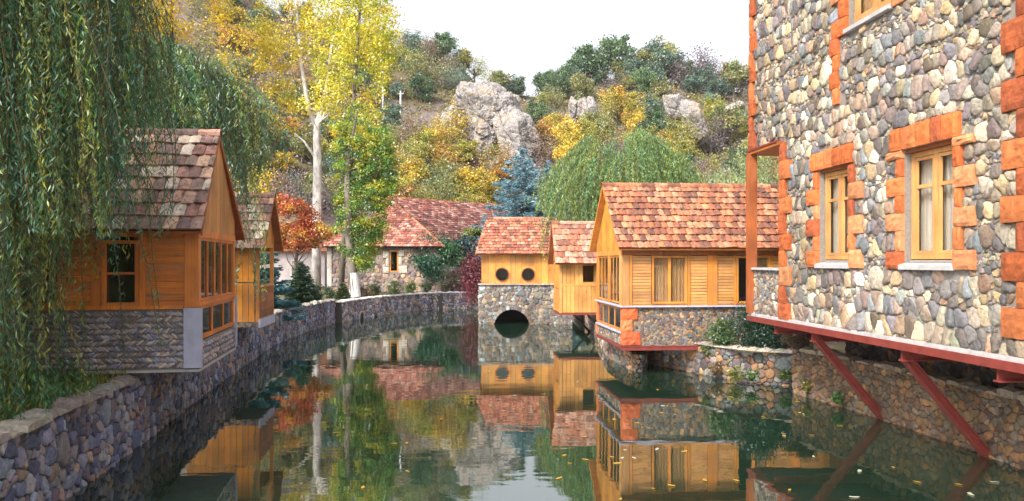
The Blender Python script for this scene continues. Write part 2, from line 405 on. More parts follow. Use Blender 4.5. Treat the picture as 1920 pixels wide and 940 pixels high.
def join_np(parts):
    V = []; F = []; C = []; o = 0
    for v, f, c in parts: V.append(v); F.append(f + o); C.append(c); o += len(v)
    return np.vstack(V), np.vstack(F), np.vstack(C)

def rough_block(mb, mapf, u0, u1, v0, v1, d0, d1, col, rng, k=5, amp=0.012, bev=0.02):
    """a rough-faced ashlar block: gridded front with eased edges"""
    us = np.linspace(u0, u1, k); vs = np.linspace(v0, v1, k); pts = []
    for i, v in enumerate(vs):
        for j, u in enumerate(us):
            e = (i in (0, k - 1)) + (j in (0, k - 1))
            d = d1 - (bev if e else 0) - (bev * 0.6 if e == 2 else 0) + (0 if e else rng.normal(0, amp))
            pts.append((u + rng.normal(0, amp * 0.25), v + rng.normal(0, amp * 0.25), d))
    fr = len(pts)
    for i, v in enumerate(vs):
        for j, u in enumerate(us):
            if i in (0, k - 1) or j in (0, k - 1): pts.append((u, v, d0))
    idx = {}; c = fr
    for i in range(k):
        for j in range(k):
            if i in (0, k - 1) or j in (0, k - 1): idx[(i, j)] = c; c += 1
    fs = [(i * k + j, i * k + j + 1, (i + 1) * k + j + 1, (i + 1) * k + j) for i in range(k - 1) for j in range(k - 1)]
    for j in range(k - 1):
        fs += [(j, j + 1, idx[(0, j + 1)], idx[(0, j)]), ((k-1)*k + j, (k-1)*k + j + 1, idx[(k-1, j+1)], idx[(k-1, j)])]
        fs += [(j * k, (j + 1) * k, idx[(j + 1, 0)], idx[(j, 0)]), (j * k + k - 1, (j + 1) * k + k - 1, idx[(j + 1, k-1)], idx[(j, k-1)])]
    P = mapf(np.array(pts, float))
    mb.add([tuple(p) for p in P], fs, col, 0, False)

ROWS_RUBBLE = [((0.10, 0.16), (0.10, 0.22)), ((0.18, 0.28), (0.09, 0.18)), ((0.16, 0.24), (0.16, 0.32)), ((0.07, 0.10), (0.08, 0.20))]

def bank_wall(name, label, pts, side, ztop, seed, pal=PAL_BLUE, rows=ROWS_RUBBLE, big=((0.2, 20),), K=11, cop=True, thick=0.45, zbot=-0.35, copcol=(0.40, 0.36, 0.38), circles=(), mortar='mortar_dark', grp=None, copw=(0.22, 0.5), rough=False):
    rng = np.random.default_rng(seed); A = densify(pts); mf, L = pathmap(A, side)
    root = thing(name, label, 'stone wall', (*A[len(A)//2], 0), grp)
    S, W = stone_sites(L, zbot, ztop, rows, rng, big)
    V, F, C = stones(S, W, (0, L, zbot, ztop), mf, rng, pal, K=K, gap=0.012, H=0.07, circles=circles)
    npmesh('stone_facing', V, F, C, 'stone', False, root)
    mb = MB(); us = np.linspace(0, L, len(A))
    sec = [(0.0, zbot - 0.6), (0.0, ztop - 0.03), (-thick, ztop - 0.03), (-thick, zbot - 0.6)]
    pts3 = [[tuple(q) for q in mf(np.array([[u, z, d] for (d, z) in sec]))] for u in us]
    vs = [p for r in pts3 for p in r]
    holes = circles
    fs = []
    for i in range(len(us) - 1):
        for j in range(3): fs.append((i*4+j, i*4+j+1, (i+1)*4+j+1, (i+1)*4+j))
    fs += [(0, 1, 2, 3), tuple((len(us)-1)*4 + j for j in range(4))]
    mb.add(vs, fs); mb.build('backing', mortar, root)
    if cop:
        cb = MB(); u = 0.0
        while u < L - 0.2:
            w = rng.uniform(*copw); w = min(w, L - u)
            g = rng.uniform(0.75, 1.2); col = tuple(np.array(copcol) * g * (1 + rng.normal(0, 0.04, 3)))
            h = rng.uniform(0.06, 0.11)
            f2 = lambda p, mf=mf: mf(np.stack([p[:, 0], ztop - 0.028 + p[:, 2], 0.07 - p[:, 1]], -1))
            if rough and rng.random() < 0.18: u += w * 0.6; continue
            if rough: h *= rng.uniform(0.7, 1.5)
            rough_block(cb, f2, u + 0.01, u + w - 0.01, -rng.uniform(0, 0.03) + (rng.uniform(-0.04, 0.08) if rough else 0), (thick + 0.05) * (rng.uniform(0.45, 0.8) if rough else 1), 0.0, h, col, rng, 4, 0.014, 0.03)
            u += w
        cb.build('coping', 'stone', root)
    return root

# ------------------------------------------------------------------ roof tiles
PAL_TILE_RED = [lin(*c) for c in ((182,114,78),(166,100,70),(190,130,94),(150,92,68),(184,132,102),(140,86,66),(174,120,90),(122,80,64))]
PAL_TILE_OLD = [lin(*c) for c in ((186,140,122),(212,190,170),(170,124,108),(146,112,102),(212,172,144),(196,156,136),(130,104,98),(224,206,186),(190,146,126),(160,132,118))]
def tile_roof(mb, O, E, Sv, L, SL, rowh, tw, rng, pal, rangef=None, lift=0.055, roll=0.018, jit=0.006, scal=0.018):
    """O eave-left corner, E unit eave dir, Sv unit upslope dir"""
    O = np.array(O); E = np.array(E); Sv = np.array(Sv); N = np.cross(E, Sv); N /= np.linalg.norm(N)
    if N[2] < 0: N = -N
    rows = int(round(SL / rowh)); rowh = SL / rows; k = 5
    V = []; F = []; C = []; n = 0
    for r in range(rows):
        s0 = r * rowh; sag = rng.normal(0, 0.003)
        lo, hi = (0, L) if rangef is None else rangef((s0 + rowh * 0.5) / SL)
        off = (0.5 * tw if r % 2 else 0) + rng.uniform(-0.02, 0.02)
        i = 0; u = lo - off
        while u < hi - 0.01:
            a = max(u, lo); b = min(u + tw, hi); u += tw
            if b - a < 0.03: continue
            a += 0.003; b -= 0.003
            ts = np.linspace(0, 1, k); us = a + (b - a) * ts
            dz = roll * np.sin(ts * math.pi) + rng.normal(0, jit * 0.7); ds = rng.normal(0, jit * 1.6) + sag
            tl = rng.normal(0, 0.010)
            sb = s0 - 0.025 + ds - scal * np.sin(ts * math.pi)
            low = O + E * us[:, None] + Sv * sb[:, None] + N * (dz + lift + tl * (ts - .5))[:, None]
            und = O + E * us[:, None] + Sv * (sb + 0.004)[:, None] + N * (dz + lift - 0.028 + tl * (ts - .5))[:, None]
            up = O + E * us[:, None] + Sv * (s0 + rowh + 0.02) + N * (dz + 0.012)[:, None]
            V.append(np.vstack([und, low, up])); 
            for j in range(k - 1):
                F.append((n + j, n + j + 1, n + k + j + 1, n + k + j)); F.append((n + k + j, n + k + j + 1, n + 2*k + j + 1, n + 2*k + j))
            F.append((n, n + k, n + 2*k, n + 2*k)); F.append((n + k - 1, n + 2*k - 1, n + 3*k - 1, n + 3*k - 1))
            c = np.array(pal[rng.integers(len(pal))]) * rng.uniform(0.75, 1.2)
            C += [c * 0.75] * 0 + [c] * (2 * (k - 1) + 2); n += 3 * k
    o = mb.n
    VV = np.vstack(V); mb.v.extend([tuple(p) for p in VV]); mb.n += len(VV)
    for f, c in zip(F, C):
        f = [o + q for q in f]
        if f[2] == f[3]: f = f[:3]
        mb.f.append(f); mb.c.append(tuple(c)); mb.m.append(0); mb.sm.append(False)
def ridge_caps(mb, A, B, r, rng, pal, step=0.38):
    A = np.array(A, float); B = np.array(B, float); L = np.linalg.norm(B - A); d = (B - A) / L
    side = np.cross(d, (0, 0, 1)); side /= np.linalg.norm(side); up = np.cross(side, d)
    n = max(1, int(L / step)); k = 7
    for i in range(n):
        p0 = A + d * (L * i / n - 0.02); p1 = A + d * (L * (i + 1) / n + 0.02); c = tuple(np.array(pal[rng.integers(len(pal))]) * rng.uniform(0.8, 1.2))
        t = np.linspace(-0.15, math.pi + 0.15, k); vs = []
        r0, r1 = r * rng.uniform(1.05, 1.15), r * 0.95
        for p, rr in ((p0, r0), (p1, r1), (p0, r0 - 0.02)):
            for a in t: vs.append(tuple(p + side * rr * math.cos(a) + up * (rr * math.sin(a) - r * 0.35)))
        fs = [(j, j + 1, k + j + 1, k + j) for j in range(k - 1)] + [(j, j + 1, 2*k + j + 1, 2*k + j) for j in range(k - 1)]
        mb.add(vs, fs, c, 0, False)

# ------------------------------------------------------------------ wood helpers
WOOD = lin(208, 136, 58); WOOD_D = lin(156, 88, 42); WOOD_L = lin(206, 150, 88)
def wcol(rng, base=WOOD, v=0.2):
    g = rng.uniform(1 - v, 1 + v); return tuple(np.array(base) * g * np.array((1, rng.uniform(0.93, 1.06), rng.uniform(0.85, 1.15))))
def planks(mb, F, plane, fixed, lo, hi, z0, z1, width, vertical, rng, base=WOOD, th=0.025, holes=(), out=-1, mat=0, gap=0.012):
    """planks on the plane u=fixed ('u') or v=fixed ('v'), ranging lo..hi in the other axis; holes (a,b,z0,z1) are left open"""
    def put(a, b, c, d):
        if b - a < 0.01 or d - c < 0.01: return
        t = th * rng.uniform(0.8, 1.2); o0, o1 = sorted((fixed, fixed + out * t))
        if plane == 'v': mb.box(F, (a, o0, c), (b, o1, d), wcol(rng, base), mat)
        else: mb.box(F, (o0, a, c), (o1, b, d), wcol(rng, base), mat)
    if vertical:
        p = lo
        while p < hi - 0.005:
            q = min(p + width, hi); segs = [(z0, z1)]
            for (a, b, c, d) in holes:
                if a < q - 0.01 and b > p + 0.01:
                    segs = [s for (x, y) in segs for s in ((x, min(y, c)), (max(x, d), y)) if s[1] - s[0] > 0.01]
            for (x, y) in segs: put(p + gap / 2, q - gap / 2, x, y)
            p = q
    else:
        p = z0
        while p < z1 - 0.005:
            q = min(p + width, z1); segs = [(lo, hi)]
            for (a, b, c, d) in holes:
                if c < q - 0.01 and d > p + 0.01:
                    segs = [s for (x, y) in segs for s in ((x, min(y, a)), (max(x, b), y)) if s[1] - s[0] > 0.01]
            for (x, y) in segs: put(x, y, p + gap / 2, q - gap / 2)
            p = q
def window(F, plane, fixed, a, b, z0, z1, rng, parent, panes=2, rails=(), out=-1, fw=0.05, base=WOOD, curtain='curtain', glassback=0.04, th=0.05, name='window', depth=0.25):
    """a framed window: window (mullioned frame) > pane, curtain"""
    mb = MB()
    def bx(p, q, c, d, t0, t1, col=None):
        o0, o1 = sorted((fixed - out * t0 * -1 * -1, fixed - out * t1 * -1 * -1)) if False else sorted((fixed + out * t1, fixed + out * t0))
        if plane == 'v': mb.box(F, (p, o0, c), (q, o1, d), col or wcol(rng, base, 0.08))
        else: mb.box(F, (o0, p, c), (o1, q, d), col or wcol(rng, base, 0.08))
    bx(a, b, z0, z0 + fw, -0.02, th); bx(a, b, z1 - fw, z1, -0.02, th)
    bx(a, a + fw, z0 + fw, z1 - fw, -0.018, th * 0.94); bx(b - fw, b, z0 + fw, z1 - fw, -0.018, th * 0.94)
    w = (b - a - 2 * fw) / panes
    for i in range(1, panes):
        m = a + fw + w * i; bx(m - fw * 0.6, m + fw * 0.6, z0 + fw, z1 - fw, -0.015 if th > 0.03 else -0.005, th * 0.88)
    for r in rails:
        bx(a + fw, b - fw, r - fw * 0.35, r + fw * 0.35, -0.012, th * 0.76)
    f = mb.build('window' if name == 'window' else name, 'wood_v', parent)
    g = MB(); o0, o1 = sorted((fixed - out * glassback, fixed - out * (glassback + 0.006)))
    if plane == 'v': g.box(F, (a + 0.01, o0, z0 + 0.01), (b - 0.01, o1, z1 - 0.01))
    else: g.box(F, (o0, a + 0.01, z0 + 0.01), (o1, b - 0.01, z1 - 0.01))
    g.build('pane', 'glass', f)
    if curtain:
        c = MB(); n = 40; vs = []
        for i in range(n + 1):
            p = a + (b - a) * i / n; dd = depth * 0.3 + 0.02 * math.sin(i * 1.7) + 0.01 * math.sin(i * 0.9)
            q = fixed - out * dd
            for z in (z0, z1): vs.append(F(p, q, z) if plane == 'v' else F(q, p, z))
        c.add(vs, [(2*i, 2*i+2, 2*i+3, 2*i+1) for i in range(n)], (1,1,1), 0, True)
        c.build('curtain', curtain, f)
    return f

# ------------------------------------------------------------------ pond outline and the ground
LEFT_W = [(-5.0, -8), (-5.2, 5), (-5.5, 8.3), (-5.85, 10.1), (-6.2, 12.7), (-6.9, 16.5), (-7.5, 20), (-8.2, 24.5), (-8.75, 28), (-9.0, 32.6), (-8.85, 38.7)]
FAR_W = [(-8.55, 38.9), (-8.3, 41.6), (-7.0, 46.3), (-4.8, 50.5), (-2.2, 50.9), (3.4, 51.0)]
RB_W = [(3.6, 51), (3.7, 38), (3.6, 34.6), (3.4, 30), (3.1, 25), (3.45, 21.6)]
RA_W = [(4.0, 23.4), (4.6, 22.5), (5.2, 21.4), (5.8, 19.4), (7.0, 19.1)]
RC_W = [(6.6, 18.2), (7.0, 16.5), (7.3, 15), (7.6, 12.1), (7.7, 9), (7.75, -8)]
POND = LEFT_W + FAR_W + RB_W + [(3.7, 21.3), (3.9, 22.5)] + RA_W[0:] + RC_W
SKY_T = [(-3000, -500), (-900, -380), (0, -260), (300, -150), (430, -60), (500, 15), (600, 40), (700, 75), (765, 100), (850, 118), (880, 150), (905, 172), (1000, 185), (1060, 165), (1200, 150), (1300, 160), (1400, 172), (1600, 130), (2400, 60), (5000, 60)]
YR = 168.0
def skyline(x, y):
    p = 960 + x / max(y, 1) * FPX
    ys = np.interp(p, [a for a, _ in SKY_T], [b for _, b in SKY_T])
    return CAMZ + (HZ - ys) * YR / FPX
def hgt(x, y):
    z = 1.02
    if 2.5 < x < 5.0 and 19 < y < 36: z = 0.5
    elif x >= 5.0 and y < 24: z = 0.82
    if y > 50 or abs(x) > 40:
        t = max(0.0, (y - 74) / (YR - 74)); side = max(0, (abs(x) - 45) / 80)
        Rg = skyline(x, max(y, 60)) - 1
        prof = min(t, 1.0) ** 1.12
        h = Rg * prof
        if t > 1: h = Rg * (1 - (t - 1) * 0.35)
        h += side * 10 if y < 80 else 0
        amp = min(1, t * 4) * (1 if t < 0.85 else 0.3)
        h += amp * (noise.noise((x * 0.045, y * 0.045, 0)) * 4.5 + noise.noise((x * 0.15, y * 0.15, 3)) * 1.4)
        z += max(h, 0) if y > 74 else side * 6
    return z
def in_pond(x, y):
    c = False; n = len(POND)
    for i in range(n):
        x1, y1 = POND[i]; x2, y2 = POND[(i + 1) % n]
        if (y1 > y) != (y2 > y) and x < (x2 - x1) * (y - y1) / (y2 - y1) + x1: c = not c
    return c
def make_ground():
    pts = [Vector(p) for p in POND]; n = len(pts); edges = [(i, (i + 1) % n) for i in range(n)]
    def ok(x, y): return not in_pond(x, y)
    for y in np.arange(-20, 74, 3.0):
        for x in np.arange(-60, 61, 3.0):
            X = x + 0.2; Y = y + 0.1
            if ok(X, Y): pts.append(Vector((X, Y)))
    for y in np.arange(75, 200, 2.2):
        for x in np.arange(-110, 140, 2.4 if y < 175 else 5): pts.append(Vector((x, y)))
    for y in list(range(-200, 1400, 60)):
        for x in range(-1000, 1001, 80):
            if not (-110 < x < 140 and -20 < y < 200): pts.append(Vector((x, y)))
    # extra ring near the pond
    for (x, y) in [(4.7, 24), (4.8, 28), (4.9, 33), (5.3, 23.4), (5.2, 36), (4.7, 26)]: pts.append(Vector((x, y)))
    v, e, f, *_ = delaunay_2d_cdt(pts, edges, [], 0, 1e-5)
    fs = []
    for t in f:
        cx = sum(v[i].x for i in t) / len(t); cy = sum(v[i].y for i in t) / len(t)
        if not in_pond(cx, cy): fs.append(tuple(t))
    vv = [(p.x, p.y, hgt(p.x, p.y)) for p in v]
    o = mkmesh('ground', vv, fs, None, None, [True] * len(fs), 'ground'); o['kind'] = 'structure'
    o['label'] = 'earth banks round the pond rising to the hillside'
make_ground()
mb = MB(); mb.add([(-14, -15, 0), (14, -15, 0), (14, 56, 0), (-14, 56, 0)], [(0, 1, 2, 3)])
w = mb.build('water', 'water'); w['kind'] = 'structure'
mb = MB(); mb.add([(-14, -15, -1.6), (14, -15, -1.6), (14, 56, -1.6), (-14, 56, -1.6)], [(0, 1, 2, 3)])
w = mb.build('pond_bed', 'mortar_dark'); w['kind'] = 'structure'

# ------------------------------------------------------------------ retaining walls
bank_wall('retaining_wall', 'blue grey rubble retaining wall under the two left huts along the water', LEFT_W, 1, 1.17, 11, pal=[tuple(np.array(c) * (0.95, 1.05, 1.2)) for c in PAL_BLUE],
          rows=[((0.13, 0.2), (0.12, 0.3)), ((0.2, 0.32), (0.12, 0.26)), ((0.08, 0.12), (0.1, 0.24))], big=((0.2, 40), (0.15, 50)), K=12, copcol=(0.36, 0.33, 0.31), rough=True)
bank_wall('retaining_wall', 'low curved stone bank wall in front of the stone house with pale coping', FAR_W, 1, 1.05, 12, pal=[tuple(np.array(c) * 1.45) for c in PAL_BLUE], big=((0.2, 14),), K=10, copcol=(0.66, 0.62, 0.64), circles=((2.9, 0.05, 0.36),))
bank_wall('retaining_wall', 'shaded stone wall at the water below the hanging huts', [(4.0, 22.9), (3.85, 21.9), (3.6, 21.5)] + RB_W[::-1], -1, 0.52, 13, pal=PAL_BASE, big=((0.2, 10),), K=10, cop=False)
bank_wall('retaining_wall', 'short rubble wall topped with pale slabs below the dark evergreen bush', RA_W, 1, 0.85, 14, pal=[tuple(np.array(c) * 0.85 + 0.02) for c in PAL_BASE], rows=[((0.12, 0.17), (0.14, 0.3)), ((0.17, 0.24), (0.14, 0.28))], big=((0.17, 6),), K=12, copcol=(0.55, 0.50, 0.44))
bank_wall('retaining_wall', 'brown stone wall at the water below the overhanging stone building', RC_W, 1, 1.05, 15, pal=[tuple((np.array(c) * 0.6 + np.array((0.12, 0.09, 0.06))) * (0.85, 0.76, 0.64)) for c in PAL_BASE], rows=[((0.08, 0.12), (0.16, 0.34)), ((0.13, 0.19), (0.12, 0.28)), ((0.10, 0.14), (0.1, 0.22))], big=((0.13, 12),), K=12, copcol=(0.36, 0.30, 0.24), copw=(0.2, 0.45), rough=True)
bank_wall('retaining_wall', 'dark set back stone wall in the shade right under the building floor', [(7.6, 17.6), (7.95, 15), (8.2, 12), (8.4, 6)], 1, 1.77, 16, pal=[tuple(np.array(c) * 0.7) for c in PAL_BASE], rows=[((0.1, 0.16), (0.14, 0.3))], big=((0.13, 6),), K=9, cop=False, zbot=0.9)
# drain pipe in the far wall
mf, _ = pathmap(densify(FAR_W), 1)
c0 = mf(np.array([[2.9, 0.05, 0.03], [2.9, 0.05, 0.12]])); mb = MB()
ring = []
dv = (c0[1] - c0[0]); dv /= np.linalg.norm(dv); sd = np.array((-dv[1], dv[0], 0))
k = 20; vs = []
for (rr, dd) in ((0.38, 0.02), (0.38, 0.10), (0.30, 0.10), (0.30, 0.02)):
    for j in range(k):
        a = 2 * math.pi * j / k; vs.append(tuple(c0[0] + dv * dd + sd * rr * math.cos(a) + np.array((0, 0, rr * math.sin(a)))))
mb.add(vs, [(i*k+j, i*k+(j+1) % k, (i+1)*k+(j+1) % k, (i+1)*k+j) for i in range(3) for j in range(k)], (0.3, 0.28, 0.27))
pr = thing('drain_outlet', 'round dark drain outlet in the far bank wall at the waterline', 'drain', tuple(c0[0]))
mb.build('rim', 'cement', pr)
mb = MB(); mb.add([tuple(c0[0] + dv * 0.025 + sd * 0.31 * math.cos(2*math.pi*j/k) + np.array((0, 0, 0.31 * math.sin(2*math.pi*j/k)))) for j in range(k)], [tuple(range(k))])
mb.build('opening', 'unlit_dark', pr)  # flat dark disc, the unlit hollow of the drain put in as colour

# ------------------------------------------------------------------ big stone building on the right
FD = np.array((0.0896, -0.996)); FN = np.array((-0.996, -0.0896)); FO = np.array((5.58, 18.0))
fmap = planemap(FO, FD, FN)
FF = Frame(tuple(FO), tuple(FD), tuple(-FN))   # u along the facade towards the camera, v into the building
def facade():
    rng = np.random.default_rng(21)
    root = thing('stone_building', 'tall rubble stone building with orange stone quoins overhanging the pond', 'building', (9, 12, 1.05))
    ZB, ZT, U = 1.88, 10.2, 15.0; ZS = 5.62; UL = 1.6
    wins = [(3.26, 4.38, 3.10, 4.83), (5.98, 7.19, 3.10, 4.83), (4.32, 5.67, 7.26, 9.0), (9.3, 10.5, 3.10, 4.83), (12.3, 13.5, 3.10, 4.83), (7.6, 8.3, 7.26, 9.0)]
    # quoin blocks
    q = MB(); rects = []
    TU = [lin(198, 108, 54), lin(190, 99, 48), lin(202, 118, 66), lin(182, 94, 50), lin(202, 136, 92), lin(172, 88, 50)]
    def blk(a, b, c, d, dep=0.075):
        rough_block(q, fmap, a + 0.004, b - 0.004, c + 0.004, d - 0.004, -0.2, dep + rng.normal(0, 0.008), tuple(np.array(TU[rng.integers(len(TU))]) * rng.uniform(0.9, 1.08)), rng, 6, 0.007, 0.016)
        rects.append((a, b, c, d))
    for (a, b, c, d) in wins:
        z = c - 0.12; i = 0
        while z < d - 0.05:
            h = min(rng.uniform(0.27, 0.34), d - z)
            wl, wr = (0.44, 0.18) if i % 2 == 0 else (0.18, 0.42)
            if c > 5: wl, wr = wl + 0.08, wr + 0.05
            blk(a - wl, a, z, z + h); blk(b, b + (wl if i % 2 == 0 else 0.17), z, z + h); z += h; i += 1
        u = a - 0.30; e = b + 0.12
        while u < e - 0.02:
            w = min(rng.uniform(0.24, 0.42), e - u)
            if e - u - w < 0.12: w = e - u
            blk(u, u + w, d, d + rng.uniform(0.33, 0.37), 0.085); u += w
        q.build('window_surround', 'tuff', root); q.__init__()
    z = 5.95; i = 0
    while z < 7.1:
        h = 0.3; blk(3.72 if i % 2 else 3.82, 4.02, z, z + h); z += h; i += 1
    q.build('window_surround', 'tuff', root); q.__init__()
    def column(u, s, z, z1, wa, wb):
        i = 0
        while z < z1 - 0.05:
            h = min(rng.uniform(0.33, 0.42), z1 - z); w = wa if i % 2 == 0 else wb
            blk(*(sorted((u, u + s * w))), z, z + h, 0.09); z += h; i += 1
        q.build('corner_quoins', 'tuff', root); q.__init__()
    column(UL, 1, ZB, ZS, 0.5, 0.26); column(0.0, 1, ZS + 0.06, ZT, 0.30, 0.16); column(8.75, -1, ZB + 0.25, ZT, 0.60, 0.34)
    # stone facing
    def rows(v, rng):
        if v < 2.2: return ((0.26, 0.32), (0.10, 0.2))
        if v < 2.55: return ((0.13, 0.2), (0.08, 0.16))
        if v < 2.75: return ((0.26, 0.34), (0.11, 0.24))
        if v < 3.12: return ((0.075, 0.1), (0.07, 0.14))
        if 5.2 < v < 5.9: return ((0.22, 0.3), (0.08, 0.15))
        return [((0.08, 0.12), (0.09, 0.2)), ((0.22, 0.34), (0.08, 0.17)), ((0.2, 0.28), (0.12, 0.26)), ((0.04, 0.06), (0.09, 0.2))][rng.integers(4)]
    S, W = stone_sites(U, ZB, ZT, rows, rng, big=((0.21, 30), (0.16, 46), (0.11, 40)))
    lower = [(0, UL, ZB, ZS)]
    holes = [(a, b, c, d) for (a, b, c, d) in rects + [(w[0], w[1], w[2] - 0.12, w[3]) for w in wins]]
    V1 = stones(S, W, (0, U, ZB, ZT), fmap, rng, PAL_FACADE, K=14, gap=0.011, H=0.075, rects=holes + lower, tint=0.16)
    # parapet of the corner balcony: small stones
    S2, W2 = stone_sites(UL, ZB, 2.92, [((0.09, 0.12), (0.08, 0.14)), ((0.15, 0.2), (0.09, 0.15))], rng, big=((0.12, 3),))
    V2 = stones(S2, W2, (0.02, UL, ZB, 2.92), fmap, rng, PAL_FACADE, K=12, gap=0.01, H=0.06)
    V, F, C = join_np([V1, V2]); npmesh('stone_facing', V, F, C, 'stone', False, root)
    # backing wall with real openings
    wb = MB()
    def cells(us, zs, skip):
        for i in range(len(us) - 1):
            for j in range(len(zs) - 1):
                um, zm = (us[i] + us[i+1]) / 2, (zs[j] + zs[j+1]) / 2
                if not any(a < um < b and c < zm < d for (a, b, c, d) in skip):
                    wb.box(FF, (us[i], 0, zs[j]), (us[i+1], 0.3, zs[j+1]))
    us = sorted({0, UL, U, *[w[0] for w in wins], *[w[1] for w in wins]}); zs = sorted({ZB, 2.9, 3.0, ZS, ZT, *[w[2] for w in wins], *[w[3] for w in wins]})
    cells(us, zs, [(0, UL, 2.9, ZS)] + wins)
    # other sides: end walls and back
    wb.box(FF, (0.0, 0.32, ZS), (0.3, 7, ZT)); wb.box(FF, (UL, 0.32, ZB), (UL + 0.25, 7, ZS - 0.01))
    wb.box(FF, (U - 0.3, 0.32, ZB), (U, 7, ZT)); wb.box(FF, (0, 7.02, ZB), (U, 7.3, ZT))
    wb.build('wall', 'mortar', root)
    fl = MB(); fl.box(FF, (UL + 0.3, 0.35, 3.0 - 0.3), (U - 0.35, 6.9, 2.75)); fl.box(FF, (0.32, 0.35, 5.7), (U - 0.35, 6.9, 5.9)); fl.box(FF, (UL + 0.28, 2.8, 2.8), (U - 0.35, 2.9, 9.8)); fl.build('interior_wall', 'unlit_dark', root)
    # floor slab, steel edge beam, brackets, struts
    sl = MB(); sl.box(FF, (0.02, 0.02, 1.80), (U, 7.2, 1.875)); sl.box(FF, (0.0, -0.075, 1.84), (U, 0.02, 1.90)); sl.build('floor_slab', 'cement', root); shade_sheet = MB(); shade_sheet.box(FF, (0.05, 0.03, 1.775), (U, 7.2, 1.797)); shade_sheet.build('underside', 'mortar_dark', root)  # last part: dark sheet below the slab, shade put in as colour
    bm_ = MB(); bm_.box(FF, (-0.02, -0.11, 1.74), (U, -0.03, 1.84)); bm_.box(FF, (-0.02, -0.12, 1.725), (U, 0.10, 1.742)); bm_.box(FF, (-0.02, -0.02, 1.742), (0.06, 7, 1.80)); bm_.build('edge_beam', 'red_steel', root)
    for u in (1.35, 3.0, 5.95, 8.05, 10.3, 12.8):
        b2 = MB(); b2.box(FF, (u - 0.01, -0.04, 1.56), (u + 0.01, 3.5, 1.72)); b2.box(FF, (u - 0.06, -0.05, 1.54), (u + 0.06, 3.5, 1.56)); b2.box(FF, (u - 0.06, -0.05, 1.705), (u + 0.06, 3.5, 1.72)); b2.build('cross_beam', 'red_steel', root)
    for u in (3.0, 5.9, 9.0, 12.4):
        s = MB(); F3 = lambda a, b, c: np.array(FF(a, b, c))
        A0 = F3(u, 0.05, 1.6); A1 = F3(u, 1.58, -0.15)
        d = (A1 - A0) / np.linalg.norm(A1 - A0); sd = np.array((FD[0], FD[1], 0)); nn = np.cross(d, sd)
        def beam(w0, w1, h0, h1):
            vs = [tuple(P + sd * a + nn * b) for P in (A0, A1) for (a, b) in ((w0, h0), (w1, h0), (w1, h1), (w0, h1))]
            s.add(vs, [(0,1,2,3),(4,5,6,7),(0,1,5,4),(1,2,6,5),(2,3,7,6),(3,0,4,7)])
        beam(-0.075, 0.075, 0.05, 0.065); beam(-0.075, 0.075, -0.065, -0.05); beam(-0.012, 0.012, -0.05, 0.05)
        s.build('strut', 'red_steel', root)
    # balcony: soffit, post, parapet top
    so = MB(); so.box(FF, (-0.05, -0.10, ZS - 0.06), (UL + 0.1, 2.2, ZS + 0.005), wcol(rng, WOOD_D)); so.build('soffit', 'wood_h', root)
    st = MB(); st.box(FF, (-0.03, -0.12, ZS + 0.007), (UL - 0.02, -0.02, ZS + 0.05)); st.build('soffit_edge', 'red_steel', root)
    po = MB(); po.box(FF, (-0.02, -0.13, 1.9), (0.17, 0.06, ZS - 0.06), wcol(rng, WOOD_D, 0.05)); po.box(FF, (0.0, 2.0, 1.9), (0.17, 2.15, ZS - 0.06), wcol(rng, WOOD_D, 0.05)); po.each('porch_post', 'wood_v', root)
    pt = MB(); pt.box(FF, (0.17, -0.09, 2.905), (UL - 0.02, 0.33, 2.955)); pt.build('parapet_cap', 'cement', root)
    # windows
    for n, (a, b, c, d) in enumerate(wins):
        f = window(FF, 'v', 0.16, a + 0.01, b - 0.01, c + 0.03, d - 0.06, rng, root, 2, (c + (d - c) * 0.66,), -1, 0.075, WOOD_L, 'curtain_grey' if n != 2 else 'curtain', 0.02, 0.06, depth=0.34)
        s2 = MB()
        for k2, (p, q2) in enumerate((((a + 0.09), (a + b) / 2 - 0.05), ((a + b) / 2 + 0.05, b - 0.09))):   # sash frames
            for (x0, x1, y0, y1) in ((p, q2, c + 0.11, c + 0.16), (p, q2, d - 0.19, d - 0.14), (p, p + 0.045, c + 0.16, d - 0.19), (q2 - 0.045, q2, c + 0.16, d - 0.19)):
                s2.box(FF, (x0, 0.118, y0), (x1, 0.15, y1), wcol(rng, WOOD_L, 0.06))
        s2.build('sash', 'wood_v', f)
        h = MB(); h.box(FF, (a, 0.02, d - 0.055), (b, 0.24, d - 0.002), wcol(rng, WOOD_D)); h.build('head_board', 'wood_h', f)
        s3 = MB(); P = [FF(a - 0.02, -0.10, c - 0.13), FF(a - 0.02, 0.17, c - 0.13), FF(a - 0.02, 0.17, c + 0.028), FF(a - 0.02, -0.10, c - 0.06)]
        e = FD * (b - a + 0.04); s3.prism(P, (e[0], e[1], 0)); s3.build('sill', 'cement', f)
    # roof over it
    rf = MB(); Oe = FF(-0.5, -0.7, ZT); tile_roof(rf, Oe, (FD[0], FD[1], 0), tuple(np.array((*(-FN * math.cos(R(32))), math.sin(R(32))))), U + 0.5, 4.7, 0.36, 0.26, rng, PAL_TILE_OLD)
    rf.build('roof', 'tile', root)
    sb = MB(); n_ = np.array((*(-FN * math.cos(R(32))), math.sin(R(32)))) * 4.7; P = np.array(FF(-0.5, -0.7, ZT - 0.06)); e = np.array((*FD, 0)) * (U + 0.5)
    sb.prism([P, P + e, P + e + n_, P + n_], (0, 0, -0.08), wcol(rng, WOOD_D)); P2 = P + n_ * 2 * np.array((1, 1, 0)); 
    sb.prism([P + n_, P + e + n_, P2 + e, P2], (0, 0, -0.08), wcol(rng, WOOD_D)); sb.build('roof_boards', 'wood_h', root)
facade()

